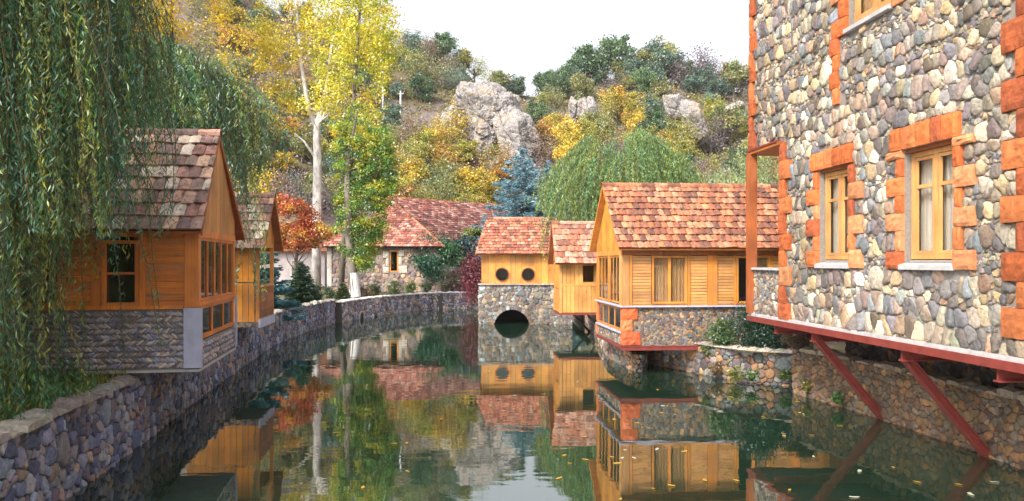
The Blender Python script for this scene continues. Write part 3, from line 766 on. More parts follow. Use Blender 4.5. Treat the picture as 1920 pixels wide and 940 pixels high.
# ------------------------------------------------------------------ the wooden huts
def gable_roof(root, F, u0, u1, vf, vr, vb, ze, zr, rng, pal, rowh, tw, base=WOOD, ru0=None, ru1=None, caps=True, barge=True, sides=(0,)):
    """tiled slopes + underside boards + barge boards; vf/vb are the eave lines, vr the ridge line"""
    ru0 = u0 if ru0 is None else ru0; ru1 = u1 if ru1 is None else ru1
    ex, ey = F.vec(); rf = MB()
    for (va, s) in ((vf, 1), (vb, -1)):
        O = np.array(F(u0, va, ze)); run = abs(vr - va); SL = math.hypot(run, zr - ze)
        Sv = np.array((*(ey * s * run / SL), (zr - ze) / SL)); L = u1 - u0
        f = (lambda t: ((ru0 - u0) * t, L - (u1 - ru1) * t)) if (ru0 != u0 or ru1 != u1) else None
        tile_roof(rf, O, (*ex, 0), Sv, L, SL, rowh, tw, rng, pal, f)
    r = rf.build('roof', 'tile', root)
    if caps:
        c = MB(); ridge_caps(c, F(ru0, vr, zr + 0.02), F(ru1, vr, zr + 0.02), 0.11, rng, pal); c.build('ridge_tiles', 'tile', r)
    b = MB()
    for va in (vf, vb):
        s = 1 if va == vf else -1; e = 0.03
        P = [F(u0 + e, va + s * 0.02, ze - 0.02), F(u1 - e, va + s * 0.02, ze - 0.02), F(ru1 - e, vr, zr - 0.02), F(ru0 + e, vr, zr - 0.02)]
        b.prism(P, (0, 0, -0.035), wcol(rng, base))
    b.build('roof_boards', 'wood_h', r)
    if barge:
        bb = MB()
        for (ue, ur, s) in ((u0, ru0, -1), (u1, ru1, 1)):
            for va in (vf, vb):
                P = [F(ue, va, ze - 0.09), F(ur, vr, zr - 0.09), F(ur, vr, zr + 0.03), F(ue, va, ze + 0.03)]
                bb.prism(P, tuple(np.array((*ex, 0)) * 0.028 * (-s)), wcol(rng, base, 0.05))
        bb.each('barge_board', 'wood_h', r)
    return r
def gable_tri(mb, F, u, v0, v1, vr, zb, zr_at, w, rng, base=WOOD, out=-1, th=0.03):
    """vertical planks filling a gable triangle; zr_at(v) gives the underside height"""
    v = v0
    while v < v1 - 0.01:
        q = min(v + w, v1); a, b = sorted((u, u + out * th))
        pts = [(v + .003, zb), (q - .003, zb), (q - .003, zr_at(q))] + ([(vr, zr_at(vr))] if v < vr < q else []) + [(v + .003, zr_at(v))]
        mb.prism([F(a, p, z) for p, z in pts], tuple(np.array(F(b, 0, 0)) - np.array(F(a, 0, 0))), wcol(rng, base)); v = q

def herringbone(F, plane, fixed, lo, hi, z0, z1, rng, pal, out=-1, rowh=0.095, name='stone_facing', root=None, step=(0.05, 0.075), ln=0.135, wd=0.05):
    V = []; Fc = []; C = []; n = 0; K = 10; z = z0; r = 0
    while z < z1 - 0.03:
        u = lo + 0.03; sgn = 1 if r % 2 else -1
        while u < hi - 0.02:
            a = sgn * R(rng.uniform(22, 42)); L = ln * rng.uniform(0.8, 1.15) / 2; W = wd * rng.uniform(0.75, 1.15) / 2
            cu, cz = u, z + rowh / 2 + rng.normal(0, 0.006); H = rng.uniform(0.03, 0.055)
            c = np.array(pal[rng.integers(len(pal))]) * rng.uniform(0.7, 1.3)
            pts = []
            for (sc, dp) in ((1, 0), (0.9, 0.65), (0.5, 1)):
                for j in range(K):
                    t = 2 * math.pi * j / K; x = L * sc * math.copysign(abs(math.cos(t)) ** 0.75, math.cos(t)); y = W * sc * math.copysign(abs(math.sin(t)) ** 0.75, math.sin(t))
                    pu = min(max(cu + x * math.cos(a) - y * math.sin(a), lo), hi); pz = min(max(cz + x * math.sin(a) + y * math.cos(a), z0), z1)
                    pts.append((pu, pz, H * dp))
            for (p, q, d) in pts: V.append(F(p, fixed + out * d, q) if plane == 'v' else F(fixed + out * d, p, q))
            for ri in (0, 1):
                for j in range(K): Fc.append((n + ri*K + j, n + ri*K + (j+1) % K, n + (ri+1)*K + (j+1) % K, n + (ri+1)*K + j))
            Fc.append((n+2*K, n+2*K+1, n+2*K+2, n+2*K+9)); Fc.append((n+2*K+9, n+2*K+2, n+2*K+3, n+2*K+8)); Fc.append((n+2*K+8, n+2*K+3, n+2*K+4, n+2*K+7)); Fc.append((n+2*K+7, n+2*K+4, n+2*K+5, n+2*K+6))
            C += [c] * (2 * K + 4); n += 3 * K; u += rng.uniform(*step)
        z += rowh; r += 1
    return np.array(V), np.array(Fc), np.array(C)

def left_hut():
    rng = np.random.default_rng(31); F = Frame((-5.23, 12.85), (-0.986, -0.169), (-0.169, 0.986))
    L, W = 3.7, 3.2; WD = lin(212, 122, 44)
    root = thing('wooden_hut', 'nearest left hut with a mossy tiled roof, half hidden by willow strands', 'hut', F(L / 2, W / 2, 1.2))
    # stone base
    b = MB(); b.box(F, (0, 0, 1.31), (L, W, 1.75)); b.box(F, (0.05, 0.0, 1.75), (L, 0.25, 2.30)); b.box(F, (0.03, W - 0.25, 1.75), (L, W, 2.30)); b.box(F, (L - 0.2, 0.25, 1.75), (L, W - 0.25, 2.30)); b.build('base_wall', 'mortar', root)
    parts = [herringbone(F, 'v', 0.0, 0.0, L, 1.33, 2.30, rng, [np.array(c) * (1.25, 1.3, 1.4) for c in PAL_HERR]), herringbone(F, 'u', 0.0, 0.0, W, 1.33, 1.74, rng, [np.array(c) * (1.2, 1.25, 1.35) for c in PAL_HERR])]
    V, Fc, C = join_np(parts); npmesh('stone_facing', V, Fc, C, 'stone', True, root)
    c = MB(); c.box(F, (-0.03, -0.075, 1.335), (0.20, -0.052, 2.325)); c.box(F, (-0.075, -0.075, 1.335), (-0.03, 0.05, 2.325)); c.build('corner_board', 'board_white', root)
    c = MB(); c.box(F, (-0.075, W - 0.02, 1.335), (-0.03, W + 0.05, 2.40)); c.build('corner_board', 'board_white', root)
    s = MB(); s.box(F, (-0.05, -0.06, 1.27), (L, W + 0.03, 1.312)); s.build('floor_slab', 'cement', root)
    # front plank wall
    holes = [(0.92, 1.44, 2.38, 3.42), (2.1, 2.7, 2.38, 3.42)]
    p = MB(); planks(p, F, 'v', 0.0, 0.2, L, 2.34, 3.70, 0.105, False, rng, WD, holes=holes, gap=0.006); p.build('plank_wall', 'wood_h', root)
    fr = MB(); fr.box(F, (-0.03, -0.055, 2.33), (0.19, 0.15, 3.68), wcol(rng, WD)); fr.box(F, (0.21, -0.045, 2.31), (L, 0.02, 2.37), wcol(rng, WD)); fr.box(F, (1.48, -0.05, 2.37), (1.62, 0.0, 3.5), wcol(rng, WD)); fr.box(F, (0.80, -0.05, 2.37), (0.885, 0.0, 3.5), wcol(rng, WD))
    fr.box(F, (-0.03, W - 0.15, 2.33), (0.19, W + 0.03, 3.68), wcol(rng, WD)); fr.box(F, (-0.04, -0.02, 3.50), (0.15, W + 0.02, 3.62), wcol(rng, WD)); fr.box(F, (0.2, -0.05, 3.50), (L, 0.02, 3.62), wcol(rng, WD * 1))
    fr.each('frame_post', 'wood_v', root)
    window(F, 'v', 0.0, 0.90, 1.46, 2.37, 3.44, rng, root, 1, (2.90,), -1, 0.055, WD, None)
    window(F, 'v', 0.0, 2.08, 2.72, 2.37, 3.44, rng, root, 2, (2.90,), -1, 0.055, WD, None)
    # gable side, glazed
    window(F, 'u', 0.0, 0.10, W - 0.06, 2.42, 3.50, rng, root, 5, (), -1, 0.05, WD, None, 0.01, 0.02)
    window(F, 'u', 0.0, 0.05, W - 0.05, 1.78, 2.36, rng, root, 3, (), -1, 0.07, WD, None, 0.01, 0.02)
    rl = MB(); rl.box(F, (-0.06, -0.02, 2.362), (0.05, W, 2.418), wcol(rng, WD)); rl.build('rail', 'wood_h', root)
    vr, zr, ze, vf, vb = W / 2, 5.46, 3.60, -0.42, W + 0.42
    zu = lambda v: ze + (zr - ze) * (1 - abs(v - vr) / (vr - vf)) - 0.07
    g = MB(); gable_tri(g, F, 0.0, 0.0, W, vr, 3.6, zu, 0.12, rng, lin(205, 140, 70)); g.build('gable_boards', 'wood_v', root); g = MB(); gable_tri(g, F, L, 0.0, W, vr, 1.3, zu, 0.14, rng, WD, 1); g.build('gable_boards', 'wood_v', root)
    bk = MB(); planks(bk, F, 'v', W, 0.0, L, 2.30, 3.7, 0.14, True, rng, WD, out=1); bk.build('back_wall', 'wood_v', root)
    iw = MB(); iw.box(F, (0.3, 0.3, 1.76), (L - 0.3, W - 0.3, 1.80)); iw.box(F, (1.9, 0.05, 1.81), (1.95, W - 0.05, 3.7)); iw.build('interior_wall', 'unlit_dark', root)
    gable_roof(root, F, -0.17, L + 0.25, vf, vr, vb, ze, zr, rng, PAL_TILE_OLD, 0.34, 0.2, lin(150, 75, 35), ru0=-0.05)
left_hut()

def left_small_hut():
    rng = np.random.default_rng(32); F = Frame((-6.98, 21.3), (-0.993, -0.115), (-0.115, 0.993)); L, W = 1.9, 2.1
    root = thing('wooden_hut', 'small open porch hut behind the first left hut with a pale tiled roof', 'hut', F(L / 2, W / 2, 1.1))
    b = MB(); b.box(F, (0, 0, 1.28), (L, W, 1.42)); b.build('base_wall', 'mortar', root)
    S, Wt = stone_sites(L, 1.28, 1.42, [((0.05, 0.06), (0.07, 0.14))], rng); V, Fc, C = stones(S, Wt, (0, L, 1.28, 1.42), planemap(F(0, 0, 0)[:2], F.ex, tuple(-np.array(F.ey))), rng, PAL_BASE, K=10, gap=.005, H=.05)
    npmesh('stone_facing', V, Fc, C, 'stone', True, root)
    w = MB(); w.box(F, (-0.05, -0.03, 1.26), (-0.003, W + 0.03, 1.50)); w.build('edge_board', 'board_white', root)
    p = MB(); planks(p, F, 'v', 0.0, 0.10, L, 1.43, 2.50, 0.16, True, rng, lin(212, 138, 44)); planks(p, F, 'v', 0.0, 0.10, L, 2.53, 3.6, 0.16, True, rng, lin(212, 138, 44)); p.build('plank_wall', 'wood_v', root)
    p = MB(); planks(p, F, 'u', 0.0, 0.10, W - 0.08, 1.51, 2.38, 0.22, False, rng, WOOD_D); p.box(F, (-0.04, 0.08, 2.38), (0.06, W - 0.08, 2.44), wcol(rng, WOOD_L)); p.build('railing', 'wood_h', root)
    po = MB()
    for (a, c) in ((0, 0), (0, W - 0.09), (L - 0.09, W - 0.09)): po.box(F, (a - 0.02, c - 0.02, 1.43), (a + 0.08, c + 0.08, 3.62), wcol(rng))
    po.box(F, (-0.02, 0.0, 3.5), (0.07, W, 3.6), wcol(rng)); po.each('post', 'wood_v', root)
    vr, zr, ze, vf, vb = W / 2, 4.98, 3.45, -0.38, W + 0.38
    zu = lambda v: ze + (zr - ze) * (1 - abs(v - vr) / (vr - vf)) - 0.07
    g = MB(); gable_tri(g, F, 0.0, 0.0, W, vr, 3.6, zu, 0.14, rng, WOOD); g.build('gable_boards', 'wood_v', root)
    gable_roof(root, F, -0.24, L + 0.1, vf, vr, vb, ze, zr, rng, PAL_TILE_OLD, 0.33, 0.24, WOOD_D)
left_small_hut()

def right_hut():
    rng = np.random.default_rng(33); F = Frame((3.03, 21.15), (0.9965, 0.084), (-0.084, 0.9965)); L, W = 6.3, 3.55
    root = thing('wooden_hut', 'long bright wooden hut on a stone base with orange corner stones, right of the pond', 'hut', F(L / 2, W / 2, 0.6))
    # base
    b = MB(); b.box(F, (0, 0, 0.78), (L, W, 1.12)); b.box(F, (0.12, 0, 1.12), (L, 0.3, 1.84)); b.box(F, (0.12, W - 0.3, 1.12), (L, W, 1.84)); b.box(F, (2.2, 0.0, 0.3), (L, W, 0.78)); b.build('base_wall', 'mortar', root)
    mfr = planemap(F(0, 0, 0)[:2], F.ex, tuple(-np.array(F.ey))); mfs = planemap(F(0, 0, 0)[:2], F.ey, tuple(-np.array(F.ex)))
    q = MB(); TU = [lin(205, 105, 60), lin(215, 125, 80), lin(190, 92, 55)]
    blocks = [(-0.04, 0.40, 1.50, 1.835), (-0.04, 0.26, 1.17, 1.50), (-0.04, 0.48, 0.80, 1.17)]
    for i, (a, c, z0, z1) in enumerate(blocks): rough_block(q, mfr, a, c, z0 + .004, z1 - .004, -0.12, 0.075, TU[i], rng, 6, 0.012, 0.02)
    q.build('quoin_stones', 'tuff', root); q = MB()
    for (z0, z1) in ((0.80, 1.17), (1.17, 1.50), (1.50, 1.835)): rough_block(q, mfs, -0.06, 0.1, z0 + .004, z1 - .004, -0.1, 0.045, TU[0], rng, 4, 0.008, 0.015); rough_block(q, mfs, W - 0.12, W, z0 + .004, z1 - .004, -0.1, 0.05, TU[1], rng, 4, 0.008, 0.015)
    q.each('quoin_stone', 'tuff', root)
    S, Wt = stone_sites(L, 0.5, 1.84, [((0.05, 0.07), (0.09, 0.18)), ((0.07, 0.10), (0.10, 0.22)), ((0.04, 0.055), (0.08, 0.16))], rng, big=((0.07, 20),))
    V1 = stones(S, Wt, (0, L, 0.79, 1.835), mfr, rng, PAL_BASE, K=11, gap=0.006, H=0.05, rects=blocks, tint=0.2)
    V3 = stones(S, Wt, (2.2, L, 0.5, 0.79), mfr, rng, PAL_BASE, K=10, gap=0.006, H=0.05)
    S, Wt = stone_sites(W, 0.79, 1.11, [((0.04, 0.06), (0.06, 0.12))], rng)
    V2 = stones(S, Wt, (0.1, W - 0.12, 0.79, 1.11), mfs, rng, PAL_BASE + PAL_FACADE, K=10, gap=0.005, H=0.04)
    V, Fc, C = join_np([V1, V2, V3]); npmesh('stone_facing', V, Fc, C, 'stone', True, root)
    s = MB(); s.box(F, (-0.10, -0.11, 1.842), (L, 0.1, 1.88)); s.box(F, (-0.10, 0.1, 1.842), (0.06, W + 0.04, 1.88)); s.build('ledge', 'board_white', root)
    s = MB(); s.box(F, (-0.07, 0.08, 1.115), (0.10, W, 1.16)); s.build('lower_ledge', 'board_white', root)
    r = MB(); r.box(F, (-0.06, -0.07, 0.66), (2.25, 0.02, 0.775)); r.box(F, (-0.06, 0.02, 0.70), (0.02, W + 0.05, 0.775)); r.box(F, (-0.075, -0.085, 0.76), (2.25, 0.02, 0.782)); r.build('edge_beam', 'red_steel', root)
    r = MB(); r.box(F, (0.03, 0.03, 0.68), (2.2, W, 0.76)); r.build('floor_slab', 'dark_steel', root)
    # front wall
    Z0, Z1 = 1.88, 3.66
    p = MB()
    for (a, c) in ((0.26, 0.78), (1.88, 2.36), (2.65, 3.12), (4.25, 4.75), (5.0, 5.6)): planks(p, F, 'v', 0.0, a, c, Z0 + 0.04, 3.24, 0.085, False, rng, WOOD_L, th=0.03)
    p.box(F, (0.26, -0.01, Z0), (L, 0.03, Z0 + 0.04), wcol(rng, WOOD_L)); p.build('plank_wall', 'wood_h', root)
    bk = MB(); bk.box(F, (0.2, 0.02, Z0), (0.80, 0.06, Z1), WOOD_D); bk.box(F, (1.80, 0.02, Z0), (3.14, 0.06, Z1), WOOD_D); bk.box(F, (4.2, 0.02, Z0), (L, 0.06, Z1), WOOD_D)
    bk.each('wall_panel', 'wood_v', root); bk = MB(); planks(bk, F, 'v', W, 0, L, Z0, Z1, 0.16, True, rng, WOOD, out=1); bk.build('back_wall', 'wood_v', root); bk = MB(); planks(bk, F, 'u', L, 0, W, 0.9, Z1, 0.16, True, rng, WOOD, out=1); bk.build('end_wall', 'wood_v', root)
    po = MB()
    for (a, c) in ((-0.02, 0.16), (0.17, 0.25), (1.80, 1.875), (2.37, 2.64), (3.125, 3.17), (4.16, 4.24), (4.76, 4.99), (5.6, 5.85)): po.box(F, (a, -0.055 - 0.01 * (c - a > 0.15), Z0 + 0.002), (c, 0.03, 3.26), wcol(rng, WOOD if a > 0 else WOOD_L))
    po.box(F, (-0.03, -0.06, 3.262), (L, 0.05, 3.42), wcol(rng, WOOD_D)); po.box(F, (-0.03, -0.02, 3.42), (L, 0.05, 3.75), wcol(rng, WOOD_D))
    po.box(F, (-0.03, 0.05, 3.262), (0.06, W, 3.40), wcol(rng)); po.box(F, (-0.03, W - 0.16, Z0), (0.12, W, 3.262), wcol(rng)); po.box(F, (-0.035, 0.07, Z0 + .002), (0.05, 0.30, 3.26), wcol(rng, WOOD_L)); po.box(F, (-0.03, W / 2 - 0.08, Z0 + .002), (0.06, W / 2 + 0.08, 3.26), wcol(rng)); po.each('frame_post', 'wood_v', root)
    window(F, 'v', 0.0, 0.80, 1.79, 1.93, 3.25, rng, root, 2, (), -1, 0.06, WOOD, 'curtain', 0.02, depth=0.2)
    window(F, 'v', 0.0, 3.18, 4.15, 1.93, 3.25, rng, root, 2, (), -1, 0.06, WOOD, None, 0.02)
    cu = MB(); cu.box(F, (3.72, 0.10, 1.95), (4.12, 0.12, 3.23)); cu.build('curtain', 'curtain', root)
    window(F, 'u', 0.0, 0.31, W / 2 - 0.09, 1.92, 3.255, rng, root, 3, (), -1, 0.05, WOOD, None, 0.006, 0.004)
    window(F, 'u', 0.0, W / 2 + 0.09, W - 0.17, 1.92, 3.255, rng, root, 3, (), -1, 0.05, WOOD, None, 0.006, 0.004)
    window(F, 'u', 0.0, 0.13, W - 0.03, 1.17, 1.835, rng, root, 4, (), -1, 0.07, WOOD, None, 0.006, 0.006)
    iw = MB(); iw.box(F, (0.3, 0.35, 1.13), (L - 0.3, W - 0.35, 1.16)); iw.box(F, (2.0, 0.08, 1.2), (2.05, W - 0.05, 3.7)); iw.box(F, (3.1, 1.0, 1.2), (4.3, 1.05, 3.6)); iw.build('interior_wall', 'unlit_dark', root)
    vr, zr, ze, vf, vb = W / 2, 5.34, 3.45, -0.36, W + 0.36
    zu = lambda v: ze + (zr - ze) * (1 - abs(v - vr) / (vr - vf)) - 0.07
    g = MB(); gable_tri(g, F, 0.0, 0.0, W, vr, 3.40, zu, 0.3, rng, lin(208, 138, 54)); g.build('gable_boards', 'wood_v', root); g = MB(); gable_tri(g, F, L, 0.0, W, vr, 3.4, zu, 0.3, rng, WOOD, 1); g.build('gable_boards', 'wood_v', root)
    gable_roof(root, F, -0.21, L + 0.2, vf, vr, vb, ze, zr, rng, PAL_TILE_RED, 0.285, 0.185, WOOD)
right_hut()

def small_right_hut():
    rng = np.random.default_rng(34); F = Frame((1.98, 31.9), (0.998, 0.055), (-0.055, 0.998)); L, W = 2.4, 2.2
    root = thing('wooden_hut', 'narrow plank hut on a red steel edge between the bridge hut and the long hut', 'hut', F(L / 2, W / 2, 0.9))
    p = MB(); WL = lin(206, 146, 74)
    planks(p, F, 'v', 0.0, 0.10, L, 0.98, 2.10, 0.17, True, rng, WL); planks(p, F, 'v', 0.0, 0.10, L, 2.14, 3.20, 0.17, True, rng, WL, holes=[(0.95, 1.41, 2.24, 2.92)])
    p.box(F, (0.09, -0.045, 2.09), (L, 0.0, 2.15), wcol(rng, WL)); p.build('plank_wall', 'wood_v', root)
    p = MB(); planks(p, F, 'u', 0.0, 0.0, W, 0.98, 1.95, 0.14, False, rng, WOOD); planks(p, F, 'u', 0.0, W * 0.6, W, 1.95, 3.1, 0.14, False, rng, WOOD); planks(p, F, 'v', W, 0, L, .98, 3.1, 0.17, True, rng, WOOD, out=1); planks(p, F, 'u', L, 0, W, .98, 3.1, 0.17, True, rng, WOOD, out=1); p.build('side_wall', 'wood_h', root)
    po = MB(); po.box(F, (-0.03, -0.05, 0.96), (0.09, 0.08, 3.2), wcol(rng, WOOD_L)); po.box(F, (-0.02, W - 0.1, 0.96), (0.09, W, 3.2), wcol(rng)); po.each('post', 'wood_v', root)
    window(F, 'u', 0.0, 0.12, W * 0.6, 1.97, 3.08, rng, root, 3, (), -1, 0.06, WOOD, None, 0.02)
    window(F, 'v', 0.0, 0.93, 1.43, 2.22, 2.94, rng, root, 1, (), -1, 0.02, WL, None, 0.03, 0.03)
    iw = MB(); iw.box(F, (0.1, 0.9, 1.0), (L - .1, 0.95, 3.2)); iw.build('interior_wall', 'unlit_dark', root)
    r = MB(); r.box(F, (-0.05, -0.07, 0.88), (L + .1, 0.02, 0.965)); r.box(F, (-0.05, 0.02, 0.88), (0.02, W, 0.965)); r.build('edge_beam', 'red_steel', root)
    fl = MB(); fl.box(F, (0.03, 0.03, 0.90), (L, W, 0.96)); fl.build('floor', 'dark_steel', root)
    s = MB(); s.tube([F(1.15, 0.1, 0.9), F(2.0, 0.6, -0.2)], [0.05, 0.05], 6); s.build('strut', 'dark_steel', root)
    s = MB(); s.tube([F(0.7, 1.7, 0.9), F(1.7, 1.9, -0.2)], [0.05, 0.05], 6); s.build('strut', 'dark_steel', root)
    vr, zr, ze, vf, vb = W / 2, 4.72, 3.02, -0.4, W + 0.4
    zu = lambda v: ze + (zr - ze) * (1 - abs(v - vr) / (vr - vf)) - 0.07
    g = MB(); gable_tri(g, F, 0.0, 0.0, W, vr, 3.1, zu, 0.2, rng, WOOD); g.build('gable_boards', 'wood_v', root); g = MB(); gable_tri(g, F, L, 0.0, W, vr, 3.1, zu, 0.2, rng, WOOD, 1); g.build('gable_boards', 'wood_v', root)
    gable_roof(root, F, -0.24, L + 0.1, vf, vr, vb, ze, zr, rng, [lin(186,130,104), lin(178,114,86), lin(196,148,126), lin(164,100,76), lin(178,134,112), lin(146,96,78)], 0.34, 0.29, WOOD_D)
small_right_hut()

def bridge_hut():
    rng = np.random.default_rng(35); F = Frame((-1.63, 38.1), (1, 0), (0, 1)); L, W = 4.6, 3.2
    br = thing('stone_bridge', 'rubble stone bridge with a dark arch at the end of the pond', 'bridge', F(L / 2, W / 2, 0))
    mf = planemap(F(0, 0, 0)[:2], (1, 0), (0, -1)); AC, AR = 1.62, 0.90; AZ = -0.16
    S, Wt = stone_sites(L, -0.3, 1.93, [((0.10, 0.15), (0.10, 0.2)), ((0.15, 0.22), (0.12, 0.24)), ((0.08, 0.1), (0.1, 0.2))], rng, big=((0.19, 9), (0.14, 14)))
    V, Fc, C = stones(S, Wt, (0, L, -0.3, 1.93), mf, rng, PAL_BRIDGE, K=12, gap=0.012, H=0.07, circles=((AC, AZ, AR + 0.02),), tint=0.18)
    # a side face too
    mf2 = planemap(F(0, 0, 0)[:2], (0, 1), (-1, 0)); S, Wt = stone_sites(W, -0.3, 1.93, [((0.12, 0.2), (0.12, 0.24))], rng)
    V2 = stones(S, Wt, (0, W, -0.3, 1.93), mf2, rng, PAL_BRIDGE, K=9, gap=0.012, H=0.06)
    V, Fc, C = join_np([(V, Fc, C), V2]); npmesh('stone_facing', V, Fc, C, 'stone', True, br)
    # body with arched opening
    mb = MB(); n = 16; arc = [(AC - AR * math.cos(math.pi * i / n), AZ + AR * math.sin(math.pi * i / n)) for i in range(n + 1)]
    arc = [(a, z) for a, z in arc]; out = [(0, -0.9), (AC - AR, -0.9)] + arc + [(AC + AR, -0.9), (L, -0.9), (L, 1.92), (0, 1.92)]
    # split front in strips to stay convex
    def strip(y):
        vs = []; fs = []
        for i in range(n):
            (a, z), (b_, z2) = arc[i], arc[i + 1]; o = len(vs)
            vs += [F(a, y, z), F(b_, y, z2), F(b_, y, 1.92), F(a, y, 1.92)]; fs.append((o, o+1, o+2, o+3))
        for (a, b_) in ((0, AC - AR), (AC + AR, L)):
            o = len(vs); vs += [F(a, y, -0.9), F(b_, y, -0.9), F(b_, y, 1.92), F(a, y, 1.92)]; fs.append((o, o+1, o+2, o+3))
        return vs, fs
    for y in (0, W): mb.add(*strip(y))
    for i in range(n):
        (a, z), (b_, z2) = arc[i], arc[i + 1]; mb.add([F(a, 0, z), F(b_, 0, z2), F(b_, W, z2), F(a, W, z)], [(0, 1, 2, 3)])
    for a in (AC - AR, AC + AR): mb.add([F(a, 0, AZ), F(a, W, AZ), F(a, W, -0.9), F(a, 0, -0.9)], [(0, 1, 2, 3)])
    for a in (0, L): mb.add([F(a, 0, -0.9), F(a, W, -0.9), F(a, W, 1.92), F(a, 0, 1.92)], [(0, 1, 2, 3)])
    mb.add([F(0, 0, 1.92), F(L, 0, 1.92), F(L, W, 1.92), F(0, W, 1.92)], [(0, 1, 2, 3)]); mb.build('arch_body', 'mortar', br)
    bw = MB(); bw.box(F, (AC - AR - 0.05, W - 0.25, -0.9), (AC + AR + 0.05, W - 0.05, 1.0)); bw.build('arch_shade_panel', 'unlit_dark', br)  # added dark panel closing the tunnel so the arch looks shaded
    vo = MB()
    for i in range(15):   # arch ring stones
        a0 = math.pi * (i + 0.08) / 15; a1 = math.pi * (i + 0.92) / 15; r0, r1 = AR - 0.02, AR + rng.uniform(0.11, 0.19)
        P = [(AC - r * math.cos(a), AZ + r * math.sin(a)) for (r, a) in ((r0, a0), (r0, a1), (r1, a1), (r1, a0))]
        vo.prism([F(a, -0.06 - rng.uniform(0, 0.03), z) for a, z in P], (0, 0.12, 0), tuple(np.array(PAL_BRIDGE[rng.integers(8)]) * rng.uniform(0.8, 1.1)))
    vo.build('arch_stones', 'stone', br)
    cp = MB(); cp.box(F, (-0.05, -0.12, 1.93), (L, 0.2, 2.0), (0.4, 0.33, 0.28)); cp.build('coping', 'stone', br)
    # hut
    root = thing('wooden_hut', 'wooden hut with two round portholes standing on the stone bridge', 'hut', F(L / 2, W / 2, 2.0))
    WL = lin(208, 144, 66); p = MB(); o = 0.20; sc = 38.1 / FPX; U = lambda x: (x - 898) * sc
    ports = [(U(941.5), 2.44, 0.31), (U(990.5), 2.44, 0.31)]; Z0, Z1 = 2.005, 3.52
    edges_ = [U(904), U(928), U(957), U(976), U(1004), U(1028), U(1050), U(1072)]
    for i in range(len(edges_) - 1):
        a, b_ = edges_[i], edges_[i + 1]; hit = [q for q in ports if a < q[0] < b_]
        if not hit:
            k = max(1, round((b_ - a) / 0.3))
            for j in range(k): p.box(F, (a + (b_ - a) * j / k + .004, -0.0 + 0.1, Z0), (a + (b_ - a) * (j + 1) / k - .004, 0.125, Z1), wcol(rng, WL))
        else:
            cx, cz, r = hit[0]; n2 = 24; zt = cz + r + 0.10; zb = Z0
            ring = [(cx + r * math.cos(2*math.pi*j/n2 + math.pi/4), cz + r * math.sin(2*math.pi*j/n2 + math.pi/4)) for j in range(n2)]
            def sq(j):
                t = 2*math.pi*j/n2 + math.pi/4; c_, s_ = math.cos(t), math.sin(t); m_ = max(abs(c_), abs(s_)); x, z = c_/m_, s_/m_
                return (cx + (x * (b_ - cx) if x > 0 else x * (cx - a)), cz + (z * (zt - cz) if z > 0 else z * (cz - zb)))
            cl = wcol(rng, WL)
            for j in range(n2):
                P = [ring[j], ring[(j+1) % n2], sq(j+1), sq(j)]; p.prism([F(x, 0.1, z) for x, z in P], (0, 0.025, 0), cl)
            p.box(F, (a + .004, 0.1, zt + 0.01), (b_ - .004, 0.125, Z1), wcol(rng, WL))
    p.build('plank_wall', 'wood_v', root)
    bt = MB()
    for e in edges_: bt.box(F, (e - 0.03, 0.07, Z0), (e + 0.03, 0.099, Z1), wcol(rng, WOOD, 0.08))
    bt.box(F, (edges_[0], 0.065, Z1 - 0.06), (L, 0.1, Z1 + .05), wcol(rng, WOOD_D)); bt.each('batten', 'wood_v', root)
    for (cx, cz, r) in ports:
        m_ = MB(); n2 = 28; vs = []
        for (rr, y) in ((r, 0.13), (r, 0.06), (r + 0.05, 0.06), (r + 0.05, 0.1)):
            for j in range(n2): vs.append(F(cx + rr * math.cos(2*math.pi*j/n2), y, cz + rr * math.sin(2*math.pi*j/n2)))
        m_.add(vs, [(i*n2+j, i*n2+(j+1) % n2, (i+1)*n2+(j+1) % n2, (i+1)*n2+j) for i in range(3) for j in range(n2)], WOOD_D); f = m_.build('porthole', 'wood_h', root)
        g = MB(); g.add([F(cx + r * math.cos(2*math.pi*j/n2), 0.128, cz + r * math.sin(2*math.pi*j/n2)) for j in range(n2)], [tuple(range(n2))]); g.build('pane', 'glass', f)
    sw = MB(); planks(sw, F, 'u', edges_[0], 0.1, W - 0.1, Z0, Z1, 0.2, True, rng, WOOD); planks(sw, F, 'v', W - 0.1, edges_[0], L, Z0, Z1, 0.2, True, rng, WOOD, out=1); sw.build('side_wall', 'wood_v', root)
    iw = MB(); iw.box(F, (0.3, 1.0, 2.0), (L, 1.05, Z1)); iw.build('interior_wall', 'unlit_dark', root)
    gable_roof(root, F, -0.17, L, -0.28, W / 2, W + 0.28, 3.47, 5.28, rng, [lin(184,110,82), lin(170,98,72), lin(190,128,98), lin(180,116,88), lin(156,86,66), lin(186,142,122), lin(136,82,66)], 0.21, 0.2, WOOD_D, ru0=0.32, ru1=L)
    gb = MB(); ex = [F(edges_[0], 0.1, Z1), F(edges_[0], W - 0.1, Z1), F(0.36, W / 2, 5.18)]; gb.prism(ex, (0.04, 0, 0), WOOD); gb.build('gable_boards', 'wood_v', root)
bridge_hut()

